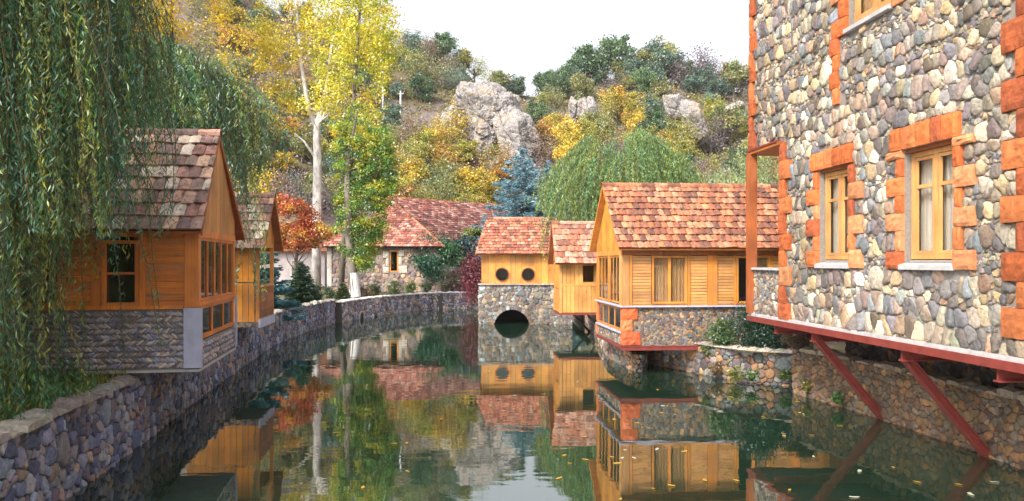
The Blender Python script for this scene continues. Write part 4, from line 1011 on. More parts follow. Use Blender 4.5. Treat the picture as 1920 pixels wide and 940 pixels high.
# ------------------------------------------------------------------ stone house behind
def far_house():
    rng = np.random.default_rng(41)
    root = thing('stone_house', 'stone house with broad red tiled roofs behind the far bank wall', 'house', (-7, 60, 1))
    zE = 4.05; Y0 = 53.0
    poly = [(-12.6, Y0 + 0.3), (-12.5, Y0), (-5.0, Y0), (-3.4, Y0 + 2.2)]
    # front polygonal walls
    segs = [((-12.6, 62), (-12.6, Y0)), ((-12.6, Y0), (-4.9, Y0)), ((-4.9, Y0), (-3.2, Y0 + 2.6)), ((-3.2, Y0 + 2.6), (-1.5, Y0 + 3.4))]
    P = []; mb = MB()
    wx0, wx1 = (730 - 960) * Y0 / FPX, (747 - 960) * Y0 / FPX; wz0, wz1 = 2.35, 3.85
    for i, (a, b) in enumerate(segs):
        a = np.array(a, float); b = np.array(b, float); L = np.linalg.norm(b - a); d = (b - a) / L; nrm = np.array((d[1], -d[0]))
        if i == 0: nrm = np.array((-1, 0))
        S, Wt = stone_sites(L, 0.8, zE, [((0.2, 0.3), (0.18, 0.36)), ((0.28, 0.4), (0.2, 0.4))], rng, big=((0.3, 6),))
        rects = [(wx0 - a[0] - 0.05, wx1 - a[0] + 0.05, wz0 - .05, wz1 + .05)] if i == 1 else []
        P.append(stones(S, Wt, (0, L, 0.8, zE), planemap(a, d, nrm), rng, PAL_HOUSE, K=9, gap=0.015, H=0.05, rects=rects, tint=0.15))
        off = nrm * -0.4
        if i != 1: mb.add([(*a, 0.8), (*b, 0.8), (*b, zE), (*a, zE)], [(0, 1, 2, 3)])
        else:
            for (p, q, z0, z1) in ((a[0], wx0, .8, zE), (wx1, b[0], .8, zE), (wx0, wx1, .8, wz0), (wx0, wx1, wz1, zE)): mb.box(WORLD, (p, Y0, z0), (q, Y0 + 0.4, z1))
    V, Fc, C = join_np(P); npmesh('stone_facing', V, Fc, C, 'stone', True, root); mb.build('wall', 'mortar', root)
    f = window(WORLD, 'v', Y0 + 0.1, wx0, wx1, wz0, wz1, rng, root, 1, (), -1, 0.10, WOOD, None, 0.02, 0.1)
    q = MB(); 
    for (a, b, z0, z1) in ((wx0 - 0.42, wx0 - 0.02, 2.3, 2.7), (wx0 - 0.22, wx0 - 0.02, 2.75, 3.3), (wx0 - 0.42, wx0 - 0.02, 3.33, 3.8), (wx1 + 0.02, wx1 + 0.6, 2.3, 2.8), (wx1 + .02, wx1 + .25, 2.85, 3.4), (wx1 + .02, wx1 + .4, 3.45, 3.85)):
        rough_block(q, lambda p: np.stack([p[:, 0], Y0 - p[:, 2], p[:, 1]], -1), a, b, z0, z1, 0, 0.09, (0.62, 0.58, 0.52), rng, 4, 0.01, 0.02)
    q.box(WORLD, (-12.66, Y0 - 0.08, 0.8), (-12.35, Y0 - 0.001, zE), (0.55, 0.52, 0.50))
    q.each('window_stone', 'stone', root)
    iw = MB(); iw.box(WORLD, (-12, Y0 + 1.5, 0.9), (-5, Y0 + 1.6, 4)); iw.build('interior_wall', 'unlit_dark', root)
    ev = MB(); ev.box(WORLD, (-12.9, Y0 - 0.42, zE - 0.02), (-4.6, Y0 + 0.1, zE + 0.06)); ev.build('eave_board', 'dark_steel', root)
    # hipped front roof: front face triangle-like trapezoid, left and right hips, ridge going back
    E0 = np.array((-13.1, Y0 - 0.5, zE + 0.05)); E1 = np.array((-4.6, Y0 - 0.5, zE + 0.05)); AP = np.array((-8.55, Y0 + 4.0, 7.35))
    rf = MB(); run = AP[1] - E0[1]; rise = AP[2] - E0[2]; SL = math.hypot(run, rise); L = E1[0] - E0[0]
    xa = AP[0] - E0[0]
    tile_roof(rf, E0, (1, 0, 0), (0, run / SL, rise / SL), L, SL, 0.30, 0.28, rng, [lin(184,116,98), lin(168,95,80), lin(200,156,140), lin(150,84,74), lin(192,134,114), lin(128,76,70)], lambda t: (xa * t, L - (L - xa) * t))
    # left hip face (faces -x)
    d = AP[0] - E0[0]; SLl = math.hypot(d, rise); Ly = 9.0
    tile_roof(rf, (E0[0], E0[1], E0[2]), (0, 1, 0), (d / SLl, 0, rise / SLl), Ly + run, SLl, 0.30, 0.28, rng, PAL_TILE_RED, lambda t: (run * t, Ly + run))
    # right hip face facing +x / -y, joins the big roof
    d2 = E1[0] - AP[0]; SLr = math.hypot(d2, rise)
    tile_roof(rf, (E1[0], E1[1] + run + 0.0, E1[2]), (0, -1, 0), (-d2 / SLr, 0, rise / SLr), run, SLr, 0.30, 0.28, rng, PAL_TILE_RED, lambda t: (0, run * (1 - t)))
    r = rf.build('front_roof', 'tile', root)
    c = MB(); ridge_caps(c, E0, AP, 0.12, rng, PAL_TILE_RED); ridge_caps(c, E1, AP, 0.12, rng, PAL_TILE_RED); c.build('hip_tiles', 'tile', r)
    # big roof behind: ridge from (740,370) to (938,385), slope towards the camera-right
    A = np.array(px(736, 371, 62)); B = np.array(px(950, 386, 68)); 
    Cc = np.array(px(915, 462, 57.5)); 
    D = np.array(px(790, 452, 54.5))
    e = (B - A); Lr = np.linalg.norm(e); e /= Lr
    # slope plane: eave line parallel to the ridge, lowered and towards the viewer
    sdn = np.array((-e[1] * -1, -abs(e[0]), 0)); hd = np.array((e[1], -e[0], 0)); hd /= np.linalg.norm(hd)
    if hd[1] > 0: hd = -hd
    runb = 6.6; O = A + hd * runb - np.array((0, 0, 4.1)); SLb = math.hypot(runb, 4.1)
    up = (A - O) / SLb
    bf = MB(); tile_roof(bf, O, e, up, Lr + 1, SLb, 0.33, 0.3, rng, [lin(172,108,96), lin(156,90,80), lin(192,156,144), lin(134,78,72), lin(182,126,112), lin(112,70,66)], lambda t: (0.0, Lr + 1))
    O2 = A - hd * runb - np.array((0, 0, 4.1)); tile_roof(bf, O2, e, (A - O2) / SLb, Lr + 1, SLb, 0.5, 0.5, rng, PAL_TILE_RED)
    r = bf.build('main_roof', 'tile', root)
    c = MB(); ridge_caps(c, A, A + e * (Lr + 1), 0.13, rng, PAL_TILE_RED); c.build('ridge_tiles', 'tile', r)
    u = MB(); u.prism([tuple(O - (0, 0, .05)), tuple(O + e * (Lr + 1) - (0, 0, .05)), tuple(A + e * (Lr + 1) - (0, 0, .05)), tuple(A - (0, 0, .05))], (0, 0, -0.08), WOOD_D)
    u.prism([tuple(O2 - (0, 0, .05)), tuple(O2 + e * (Lr + 1) - (0, 0, .05)), tuple(A + e * (Lr + 1) - (0, 0, .05)), tuple(A - (0, 0, .05))], (0, 0, -0.08), WOOD_D); u.build('roof_boards', 'wood_h', r)
    w2 = MB(); I = -hd; P0 = O + I * 0.5; P1 = O + e * (Lr + 0.7) + I * 0.5; P2 = P1 + I * 12.2; P3 = P0 + I * 12.2
    for (p, q) in ((P0, P1), (P1, P2), (P2, P3), (P3, P0)): w2.add([(p[0], p[1], .8), (q[0], q[1], .8), (q[0], q[1], O[2] + .2), (p[0], p[1], O[2] + .2)], [(0, 1, 2, 3)])
    for (pa, pb) in ((P0, P3), (P1, P2)):
        m_ = (pa + pb) / 2; w2.add([(pa[0], pa[1], O[2] + .2), (pb[0], pb[1], O[2] + .2), (m_[0], m_[1], A[2] - .15)], [(0, 1, 2)])
    w2.build('rear_wall', 'plaster', root)
    # small lower roof piece on the right, by the bridge hut
    tf = MB(); O = np.array(px(876, 486, 52.5)); 
far_house()
# pale low building at the left behind the maple
def pale_house():
    rng = np.random.default_rng(42); root = thing('pale_house', 'small pale plastered house glimpsed behind the orange maple', 'house', (-20, 66, 1))
    F = Frame((-21.5, 64), (1, 0), (0, 1)); w = MB(); w.box(F, (0, 0, 1.0), (6.0, 5, 3.9)); w.build('wall', 'plaster', root)
    window(F, 'v', -0.01, 3.2, 4.2, 1.9, 3.2, rng, root, 2, (2.8,), -1, 0.08, (0.7, 0.7, 0.7), None, -0.005)
    gable_roof(root, F, -0.4, 6.4, -0.5, 2.5, 5.5, 3.9, 5.8, rng, PAL_TILE_RED, 0.35, 0.32)
pale_house()

# ------------------------------------------------------------------ foliage
def leafquads(P, size, rng, aspect=0.6, down=0.0, jitter=0.35, D=None):
    """P (n,3) centres -> diamond leaves"""
    n = len(P); s = size * rng.uniform(1 - jitter, 1 + jitter, (n, 1))
    if D is None:
        D = rng.normal(0, 1, (n, 3)); D[:, 2] -= down
    D = D / np.linalg.norm(D, axis=1, keepdims=True)
    Rn = rng.normal(0, 1, (n, 3)); Sd = np.cross(D, Rn); Sd /= np.linalg.norm(Sd, axis=1, keepdims=True)
    a = P - D * s * 0.5; b = P + D * s * 0.5; m = P - D * s * 0.05; w = s * aspect * 0.5
    V = np.stack([a, m + Sd * w, b, m - Sd * w], 1).reshape(-1, 3)
    F = np.arange(4 * n).reshape(n, 4)
    return V, F
def leafcol(n, base, rng, v=0.3, clump=None):
    c = np.array(base)[None] * rng.uniform(1 - v, 1 + v, (n, 1)) * (1 + rng.normal(0, 0.08, (n, 3)))
    if clump is not None: c = c * clump
    return np.clip(c, 0.003, 0.9)
def clumps(ells, nc, nl, sig, rng, fill=0.45):
    """ells: list of (cx,cy,cz,rx,ry,rz,weight) -> leaf centres + clump index"""
    wts = np.array([e[6] for e in ells], float); wts /= wts.sum(); idx = rng.choice(len(ells), nc, p=wts)
    E = np.array([e[:6] for e in ells]); d = rng.normal(0, 1, (nc, 3)); d /= np.linalg.norm(d, axis=1, keepdims=True)
    r = rng.uniform(fill, 1.0, (nc, 1)) ** 0.6; Cc = E[idx, :3] + d * r * E[idx, 3:6]
    k = rng.integers(nc, size=nl); off = rng.normal(0, 1, (nl, 3)) * sig * rng.uniform(0.6, 1.3, (nc, 1))[k]
    off[:, 2] *= 0.75
    return Cc[k] + off, k, Cc
def limbs(mb, start, targets, r0, rng, col=(1, 1, 1)):
    for t in targets:
        s = np.array(start, float); t = np.array(t, float); m = (s + t) / 2 + rng.normal(0, 0.06, 3) * np.linalg.norm(t - s) + np.array((0, 0, -0.05)) * np.linalg.norm(t - s)
        mb.tube([s, (s + m) / 2 + rng.normal(0, .02, 3), m, (m + t) / 2, t], [r0, r0 * 0.8, r0 * 0.6, r0 * 0.35, r0 * 0.12], 5, col)

def willow(label, cx, cy, zg, ztop, rad, nstr, zlow, seed, leaf=0.10, asp=0.17, step=0.045, col=((0.06, 0.16, 0.05), (0.16, 0.22, 0.03), (0.04, 0.13, 0.08), (0.10, 0.20, 0.08), (0.24, 0.25, 0.03), (0.12, 0.20, 0.04), (0.03, 0.09, 0.03), (0.035, 0.10, 0.045), (0.025, 0.075, 0.03)), tr=0.28, accept=None, sq=(1, 1), bark='bark', loc=None, gust=0.25, group=None, lump=0.06):
    rng = np.random.default_rng(seed)
    root = thing('weeping_willow', label, 'willow tree', (cx, cy, zg), group)
    t = MB(); hz = ztop - zg
    t.tube([(cx, cy, zg - 0.2), (cx + 0.1, cy, zg + hz * 0.2), (cx - 0.05, cy + 0.1, zg + hz * 0.45), (cx + .1, cy, zg + hz * 0.7)], [tr * 1.3, tr, tr * 0.85, tr * 0.5], 9)
    tg = []
    for i in range(11):
        a = i * 2.4; tg.append((cx + rad * 0.6 * sq[0] * math.cos(a), cy + rad * 0.6 * sq[1] * math.sin(a), zg + hz * rng.uniform(0.82, 0.95)))
    limbs(t, (cx, cy, zg + hz * 0.45), tg, tr * 0.5, rng); 
    P = []; D = []; Cc = []; tw = MB()
    col = np.array(col)
    for i in range(nstr):
        a = rng.uniform(0, 2 * math.pi); q = math.sqrt(rng.uniform(0.03, 1.0))
        rr = rad * q; x0 = cx + rr * 0.75 * sq[0] * math.cos(a); y0 = cy + rr * 0.75 * sq[1] * math.sin(a)
        z0 = zg + hz * (1 - 0.30 * q ** 2.2) + rng.normal(0, 0.15) + lump * hz * noise.noise((x0 * 2.2 / rad, y0 * 2.2 / rad, seed))
        out = rad * 0.32 * rng.uniform(0.5, 1.1)
        dx, dy = math.cos(a) * sq[0], math.sin(a) * sq[1]
        zl = zlow(x0 + dx * out, y0 + dy * out, rng) if callable(zlow) else rng.uniform(*zlow)
        ln = z0 - zl
        if ln < 0.4: continue
        n = max(4, int(ln / step)); s = np.linspace(0, 1, n); 
        o = out * (1 - np.exp(-s * 4.5)); ph = rng.uniform(0, 6.28, 2); g = gust * rng.uniform(0.3, 1.0)
        lean = rng.normal(0, 0.16, 2) * gust; X = x0 + dx * o + lean[0] * s * ln * .5 + g * 0.3 * np.sin(s * 5 + ph[0]) * s; Y = y0 + dy * o + lean[1] * s * ln * .5 + g * 0.3 * np.sin(s * 4 + ph[1]) * s
        Zz = z0 - ln * s + 0.35 * np.sin(np.clip(s * 6, 0, math.pi)) * 0.6
        pts = np.stack([X, Y, Zz], -1)
        if accept is not None:
            ok = accept(X, Y, Zz)
            if not ok[0] and ok.mean() < 0.2: continue
            bad = np.nonzero(~ok)[0]; n2 = bad[0] if len(bad) else n
            if n2 < 4: continue
            pts = pts[:n2]
        base = col[rng.integers(len(col))] * rng.uniform(0.65, 1.45)
        for rep in range(2):
            pj = pts + rng.normal(0, 0.028, pts.shape); P.append(pj)
            d = np.empty_like(pj); d[:, 0] = rng.normal(0, 0.6, len(pj)); d[:, 1] = rng.normal(0, 0.6, len(pj)); d[:, 2] = -1; D.append(d)
            Cc.append(base[None] * rng.uniform(0.7, 1.35, (len(pj), 1)))
        if i % 2 == 0: 
            sub = pts[::max(1, len(pts) // 7)]; tw.tube(sub, [0.006] * len(sub), 3, (1, 1, 1), 1, False)
    P = np.vstack(P); D = np.vstack(D); Cc = np.vstack(Cc)
    V, F = leafquads(P, leaf, rng, asp, D=D)
    npmesh('crown', V, F, Cc, 'leaf', False, root)
    t.build('trunk', bark, root); tw.build('twigs', ['twig', 'twig'], root)
    return root
def broad_tree(name, label, cat, loc, path, radii, ells, nc, nl, sig, leaf, base, seed, bark='bark', asp=0.65, nlimb=10, white=None, limb_from=(0.4, 0.9), group=None, var=0.3, hue=0.25, extra=()):
    rng = np.random.default_rng(seed); root = thing(name, label, cat, loc, group)
    P, k, Cc = clumps(ells, nc, nl, sig, rng)
    bc = np.array(base); bc = bc if bc.ndim == 2 else bc[None]
    ccol = bc[rng.integers(len(bc), size=nc)] * rng.uniform(1 - hue, 1 + hue, (nc, 1))
    V, F = leafquads(P, leaf, rng, asp); c = ccol[k] * rng.uniform(1 - var, 1 + var, (nl, 1))
    npmesh('crown', V, F, np.clip(c, 0.003, 0.9), 'leaf', False, root)
    t = MB(); t.tube(path, radii, 10)
    for (pp, rr) in extra: t.tube(pp, rr, 7)
    P0 = np.array(path, float)
    for j in range(nlimb):
        f = rng.uniform(*limb_from) * (len(P0) - 1); i = int(f); s = P0[i] + (P0[min(i + 1, len(P0) - 1)] - P0[i]) * (f - i)
        cand = Cc[rng.integers(len(Cc), size=6)]; cand = cand[np.argmin(np.linalg.norm(cand - s, axis=1))]
        limbs(t, s, [cand], radii[min(i, len(radii) - 1)] * 0.35, rng)
    t.build('trunk', bark, root)
    if white:
        w = MB(); w.tube(*white, 12, cap=False); w.build('whitewash_band', 'whitewash', root)
    return root

# left foreground willows
def zlowA(x, y, rng):
    p = 960 + x / max(y, 1) * FPX
    ypx = np.interp(p, [-300, -60, 0, 40, 80, 130, 170, 210, 250, 300], [820, 740, 640, 520, 450, 410, 360, 300, 250, 220]) + rng.normal(0, 70)
    if rng.random() < 0.13: ypx += rng.uniform(80, 240)
    return max(1.2, CAMZ + (HZ - ypx) * y / FPX)
def okA(X, Y, Z):
    roof = np.where((Y > 12.2), 9.9, 0)    # keep clear of the hut
    return ((X < -5.35) | (Z > 3.4)) & (Y < 12.15) & (Y > 6.5)
willow('huge weeping willow whose long green strands hang at the left edge over the first hut', -8.0, 10.0, 1.0, 9.6, 3.3, 1700, zlowA, 51, leaf=0.088, asp=0.17, step=0.045, gust=0.8, accept=okA, sq=(1.0, 0.85))
def okB(X, Y, Z):
    return ~((Y < 16.9) & (Z < 6.0)) & ~((Y > 20.6) & (Z < 5.2))
def zlowB(x, y, rng):
    p = 960 + x / max(y, 1) * FPX
    ypx = np.interp(p, [100, 400, 425, 450, 500, 530], [280, 310, 300, 280, 250, 210]) + rng.normal(0, 55)
    if 470 < p < 488 and rng.random() < 0.35: ypx += 250
    return max(2.2, CAMZ + (HZ - ypx) * y / FPX)
willow('second weeping willow behind the nearest left hut, strands trailing past its gable', -8.9, 18.4, 1.0, 8.3, 3.6, 1150, zlowB, 52, leaf=0.115, asp=0.19, step=0.055, gust=0.8, lump=0.16, accept=okB, sq=(1.0, 0.75))
# middle willow behind the right huts
def okC(X, Y, Z): return ~((Y < 36.3) & (X > 1.5) & (Z < 4.9)) & ~((Y > 37.6) & (X < 3.2) & (Z < 5.6)) & (Y > 34.5)
willow('rounded weeping willow behind the narrow hut and the long hut', 5.3, 38.0, 0.9, 9.3, 4.2, 980, (3.0, 6.2), 53, leaf=0.15, asp=0.2, step=0.075, gust=1.2, col=((0.12, 0.22, 0.06), (0.08, 0.17, 0.07), (0.20, 0.25, 0.05)), accept=okC, sq=(1.0, 0.8), lump=0.26)
willow('paler weeping willow farther back between the round willow and the stone building', 13.2, 50.0, 1.0, 9.3, 6.0, 650, (4.5, 8.0), 54, leaf=0.2, asp=0.22, step=0.11, gust=1.5, col=((0.20, 0.26, 0.10), (0.17, 0.24, 0.13), (0.26, 0.26, 0.09)), lump=0.35)

# birch-like tree with white trunk, Z about 60
b0 = (-15.3, 60, 1.0)
def pw(x, y, Z=60): return px(x, y, Z)
broad_tree('poplar_tree', 'tall yellow poplar with a bare whitish forked trunk', 'tree', b0,
  [(-15.2, 60, 0.8), pw(594, 400), pw(595, 300), pw(594, 240), pw(612, 170), pw(622, 90), pw(645, 10), pw(655, -60)], [0.38, 0.33, 0.31, 0.28, 0.18, 0.13, 0.09, 0.05],
  [(*pw(640, 60), 3.6, 3, 4.0, 3), (*pw(560, 110), 3.0, 2.6, 3.6, 2.2), (*pw(520, 60), 2.2, 2.2, 2.5, 1.2), (*pw(685, 40), 2.3, 2.4, 3.0, 1.6), (*pw(650, 200), 2.6, 2.2, 2.6, 1.4), (*pw(620, -60), 4.5, 3, 3, 1.5), (*pw(540, 220), 1.8, 1.5, 1.6, 0.4)],
  230, 15500, 0.36, 0.20, [(0.56, 0.47, 0.03), (0.54, 0.40, 0.02), (0.38, 0.38, 0.03), (0.60, 0.50, 0.05)], 61, 'pale_bark', nlimb=26, limb_from=(0.42, 0.95),
  extra=[([pw(594, 245), pw(578, 200), pw(565, 120), pw(558, 40), pw(552, -30)], [0.26, 0.2, 0.15, 0.1, 0.05]), ([pw(594, 300), pw(570, 265), pw(552, 250)], [0.12, 0.08, 0.04])])
# near poplar with whitewashed foot
def pn(x, y, Z=44.5): return px(x, y, Z)
broad_tree('poplar_tree', 'upright green and yellow poplar with a whitewashed foot at the bank wall', 'tree', pn(664, 548),
  [pn(666, 558), pn(660, 500), pn(654, 430), pn(652, 340), pn(654, 290), pn(664, 240), pn(672, 200)], [0.33, 0.27, 0.25, 0.20, 0.13, 0.07, 0.03],
  [(*pn(652, 420), 0.75, 0.9, 2.6, 1.6), (*pn(690, 400), 1.1, 1.0, 2.3, 2.6), (*pn(705, 330), 1.15, 1.0, 2.3, 2.6), (*pn(680, 450), 0.7, 0.9, 1.6, 1.0), (*pn(668, 270), 1.1, 1.0, 2.4, 2.0), (*pn(722, 290), 0.45, 0.6, 1.6, 0.8), (*pn(684, 480), 0.45, 0.6, 1.1, 0.7), (*pn(640, 300), 0.5, 0.6, 1.6, 0.6)],
  330, 30000, 0.19, 0.12, [(0.12, 0.22, 0.02), (0.24, 0.30, 0.02), (0.07, 0.16, 0.03), (0.36, 0.34, 0.02)], 62, 'grey_bark', nlimb=14, limb_from=(0.3, 0.7), asp=0.7,
  white=([pn(666, 557), pn(664.5, 540), pn(662, 512)], [0.345, 0.31, 0.285]))
broad_tree('poplar_tree', 'golden poplar crown reaching over the frame right of the white trunk', 'tree', (-13, 52, 1),
  [(-11.5, 52, 0.8), px(648, 400, 52), px(655, 300, 52), px(664, 180, 52), px(672, 60, 52), px(680, -60, 52)], [0.19, 0.17, 0.15, 0.12, 0.09, 0.05],
  [(*px(670, 180, 52), 2.3, 2, 3.2, 2), (*px(690, 40, 52), 2.3, 2, 3.2, 2), (*px(640, 40, 52), 2.2, 2, 3.0, 1.6), (*px(600, 170, 52), 1.4, 1.4, 1.8, 0.6), (*px(715, 110, 52), 0.8, 1, 1.6, 0.7), (*px(650, -50, 52), 3.5, 2, 2.5, 1)],
  230, 15000, 0.30, 0.16, [(0.52, 0.48, 0.03), (0.34, 0.38, 0.02), (0.60, 0.51, 0.04)], 63, 'grey_bark', nlimb=24, limb_from=(0.3, 0.95))
for i, (cx, cy, Z, rr, lab, sd) in enumerate(((320, -10, 55, 3.9, 'orange yellow tree rising above the left willow, beside its crown', 64), (225, -10, 50, 3.4, 'deep yellow tree at the top left above the willow crown', 65), (450, 130, 62, 3.6, 'thin yellow tree between the willow and the white trunk', 66))):
    c = px(cx, cy, Z); broad_tree('yellow_tree', lab, 'tree', (c[0], Z, 1), [(c[0], Z, 0.5), (c[0] + .3, Z, c[2] * 0.5), (c[0], Z, c[2])], [0.35, 0.25, 0.1],
      [(c[0], Z, c[2], rr, rr, rr * 0.9, 2), (c[0] - rr * .5, Z, c[2] - rr * .6, rr * .7, rr * .7, rr * .6, 1), (c[0] + rr * .6, Z, c[2] + rr * .6, rr * .7, rr * .7, rr * .7, 1)], 150, 12000 if i < 2 else 2600, 0.42, 0.2, [(0.72, 0.50, 0.02), (0.66, 0.52, 0.03), (0.50, 0.38, 0.03)], sd, nlimb=14)
# orange maple
c = px(560, 425, 47)
broad_tree('maple_tree', 'orange red maple behind the small left hut', 'tree', (c[0], 47, 1), [(c[0] - .3, 47, 0.8), (c[0] - .2, 47, 2.6), (c[0], 47, 4.6)], [0.14, 0.11, 0.06],
  [(*px(560, 440, 47), 1.7, 1.4, 0.9, 2), (*px(550, 405, 47), 1.3, 1.2, 0.9, 1.4), (*px(530, 385, 47), 0.7, 0.7, 0.6, 0.5), (*px(590, 440, 47), 0.9, 0.9, 0.7, 1.0)], 140, 9000, 0.2, 0.13, [(0.42, 0.10, 0.025), (0.48, 0.16, 0.03), (0.36, 0.08, 0.025), (0.46, 0.26, 0.03)], 67, nlimb=12, asp=0.8)

def conifer(name, label, cat, x, y, zg, ztop, rad, seed, base, leaf=0.16, tiers=16, dens=60, cutoff=0.0, group=None):
    rng = np.random.default_rng(seed); root = thing(name, label, cat, (x, y, zg), group); P = []; D = []; C = []; t = MB()
    H = ztop - zg; t.tube([(x, y, zg - 0.1), (x, y, zg + H * .5), (x, y, ztop - 0.1)], [H * .018, H * .012, 0.015], 7)
    for i in range(tiers):
        f = cutoff + (1 - cutoff) * (i + rng.uniform(0, .7)) / tiers; z = zg + H * f; L = rad * (1 - f) ** 0.72 + 0.08
        nb = max(4, int(9 * (1 - f) + 5)); a0 = rng.uniform(0, 6)
        for j in range(nb):
            a = a0 + 2 * math.pi * j / nb + rng.normal(0, 0.12); l = L * rng.uniform(0.75, 1.12); m = max(6, int(dens * l / rad))
            s = np.linspace(0.12, 1, m); z = zg + H * f + rng.normal(0, H * 0.022)
            bx = x + math.cos(a) * l * s; by = y + math.sin(a) * l * s; bz = z + l * (0.12 * s + -0.28 * s ** 1.2 + 0.16 * s ** 3)
            t.tube([(bx[0], by[0], bz[0]), (bx[m // 2], by[m // 2], bz[m // 2]), (bx[-1], by[-1], bz[-1])], [0.02, 0.014, 0.006], 3, cap=False)
            w = 0.16 * l * (1.05 - s) + 0.03
            for rep in range(5):
                side = rng.normal(0, 1, m) * w; px_ = bx - math.sin(a) * side; py_ = by + math.cos(a) * side; pz_ = bz + rng.normal(0, 0.03 * rad / 2 + .01, m) - np.abs(side) * 0.25
                P.append(np.stack([px_, py_, pz_], -1)); D.append(np.stack([np.cos(a) + rng.normal(0, .35, m) - np.sin(a) * np.sign(side) * .6, np.sin(a) + rng.normal(0, .35, m) + np.cos(a) * np.sign(side) * .6, rng.normal(0, .25, m)], -1))
                C.append(np.array(base)[None] * rng.uniform(0.6, 1.4, (m, 1)) * rng.uniform(0.85, 1.15))
    P = np.vstack(P); D = np.vstack(D); C = np.vstack(C); V, F = leafquads(P, leaf, rng, 0.32, D=D)
    npmesh('crown', V, F, C, 'leaf', False, root); t.build('trunk', 'bark', root); return root
conifer('blue_spruce', 'large blue spruce behind the bridge hut roof', 'spruce tree', 0.75, 58, 1.0, 11.6, 4.9, 71, (0.16, 0.28, 0.34), leaf=0.30, tiers=30, dens=44)
conifer('blue_spruce', 'slimmer blue spruce touching the large spruce on its right', 'spruce tree', 2.7, 59.5, 1.0, 10.6, 3.8, 72, (0.18, 0.30, 0.35), leaf=0.30, tiers=28, dens=36)
conifer('blue_spruce', 'low spreading blue spruce beside the small left hut at the bank', 'spruce tree', -10.35, 30.5, 1.0, 4.6, 2.0, 73, (0.035, 0.12, 0.14), leaf=0.17, tiers=14, dens=60)
conifer('conifer_shrub', 'dense dark conical evergreen bush on the left bank', 'shrub', -10.2, 37.5, 1.0, 3.0, 0.95, 74, (0.025, 0.055, 0.02), leaf=0.13, tiers=22, dens=26)
conifer('conifer_shrub', 'olive green conical evergreen just behind the dense dark one', 'shrub', -10.9, 40, 1.0, 3.0, 0.8, 75, (0.05, 0.085, 0.02), leaf=0.13, tiers=18, dens=24)
conifer('conifer_shrub', 'small rounded evergreen left of the whitewashed poplar foot', 'shrub', -9.3, 42.5, 1.0, 1.9, 0.42, 76, (0.06, 0.085, 0.02), leaf=0.09, tiers=16, dens=20)

def shrub(name, label, c, r, nl, leaf, base, seed, cat='shrub', sig=None, group=None, asp=0.6, stems=True):
    rng = np.random.default_rng(seed); root = thing(name, label, cat, (c[0], c[1], c[2] - r[2]), group)
    P, k, Cc = clumps([(*c, *r, 1)], 40, nl, sig or max(r) * 0.2, rng, 0.1); P[:, 2] = np.maximum(P[:, 2], c[2] - r[2] + .02)
    bc = np.array(base); bc = bc if bc.ndim == 2 else bc[None]
    cc = bc[rng.integers(len(bc), size=40)] * rng.uniform(0.8, 1.2, (40, 1)); V, F = leafquads(P, leaf, rng, asp)
    npmesh('foliage', V, F, cc[k] * rng.uniform(.65, 1.35, (nl, 1)), 'leaf', False, root)
    if stems:
        t = MB(); limbs(t, (c[0], c[1], c[2] - r[2] - .05), [tuple(q) for q in Cc[:8]], max(r) * 0.05, rng); t.build('stem', 'bark', root)
    return root
# dark evergreen bush by the stone building
shrub('evergreen_bush', 'dense dark green bush on the bank beside the long hut', (6.55, 20.2, 1.25), (0.85, 0.62, 0.62), 16000, 0.07, [(0.008, 0.03, 0.012), (0.014, 0.042, 0.014)], 81, asp=0.4)
shrub('leafy_shrub', 'light green sprawling shrub against the stone base of the long hut', (5.6, 20.6, 1.2), (0.35, 0.3, 0.4), 3500, 0.06, [(0.05, 0.10, 0.03), (0.10, 0.15, 0.04)], 82)
shrub('dry_grass_tuft', 'dry brown tuft hanging on the wall under the stone building', (6.75, 18.1, 1.25), (0.35, 0.3, 0.3), 3500, 0.10, [(0.14, 0.09, 0.04), (0.10, 0.05, 0.025)], 83, 'tuft', asp=0.12)
shrub('lavender_bush', 'rounded purple grey bush on the far bank', px(848, 525, 52.5), (0.95, 0.7, 0.85), 6000, 0.12, [(0.16, 0.10, 0.12), (0.13, 0.13, 0.05), (0.20, 0.14, 0.14)], 84, asp=0.25)
shrub('red_creeper', 'dark red creeper hanging over the bank wall left of the bridge', px(886, 525, 48.8), (0.42, 0.4, 1.6), 6000, 0.11, [(0.16, 0.014, 0.03), (0.20, 0.03, 0.03), (0.10, 0.015, 0.03)], 85, 'climbing plant')
r_ = shrub('green_creeper', 'green climber covering the right side of the stone house', px(825, 485, 53.2), (1.6, 0.7, 1.7), 14000, 0.16, [(0.04, 0.12, 0.045), (0.06, 0.15, 0.05), (0.03, 0.10, 0.06)], 86, 'climbing plant')
shrub('green_creeper', 'dark bluish climber between the stone house and the red creeper', px(868, 485, 54), (1.0, 0.6, 1.6), 7000, 0.15, [(0.015, 0.05, 0.06), (0.02, 0.06, 0.04)], 87, 'climbing plant')
shrub('leafy_shrub', 'yellow green vine sprig on the big tiled roof edge', px(886, 440, 57), (0.7, 0.5, 0.5), 2200, 0.14, [(0.14, 0.17, 0.02), (0.2, 0.2, 0.03)], 88)
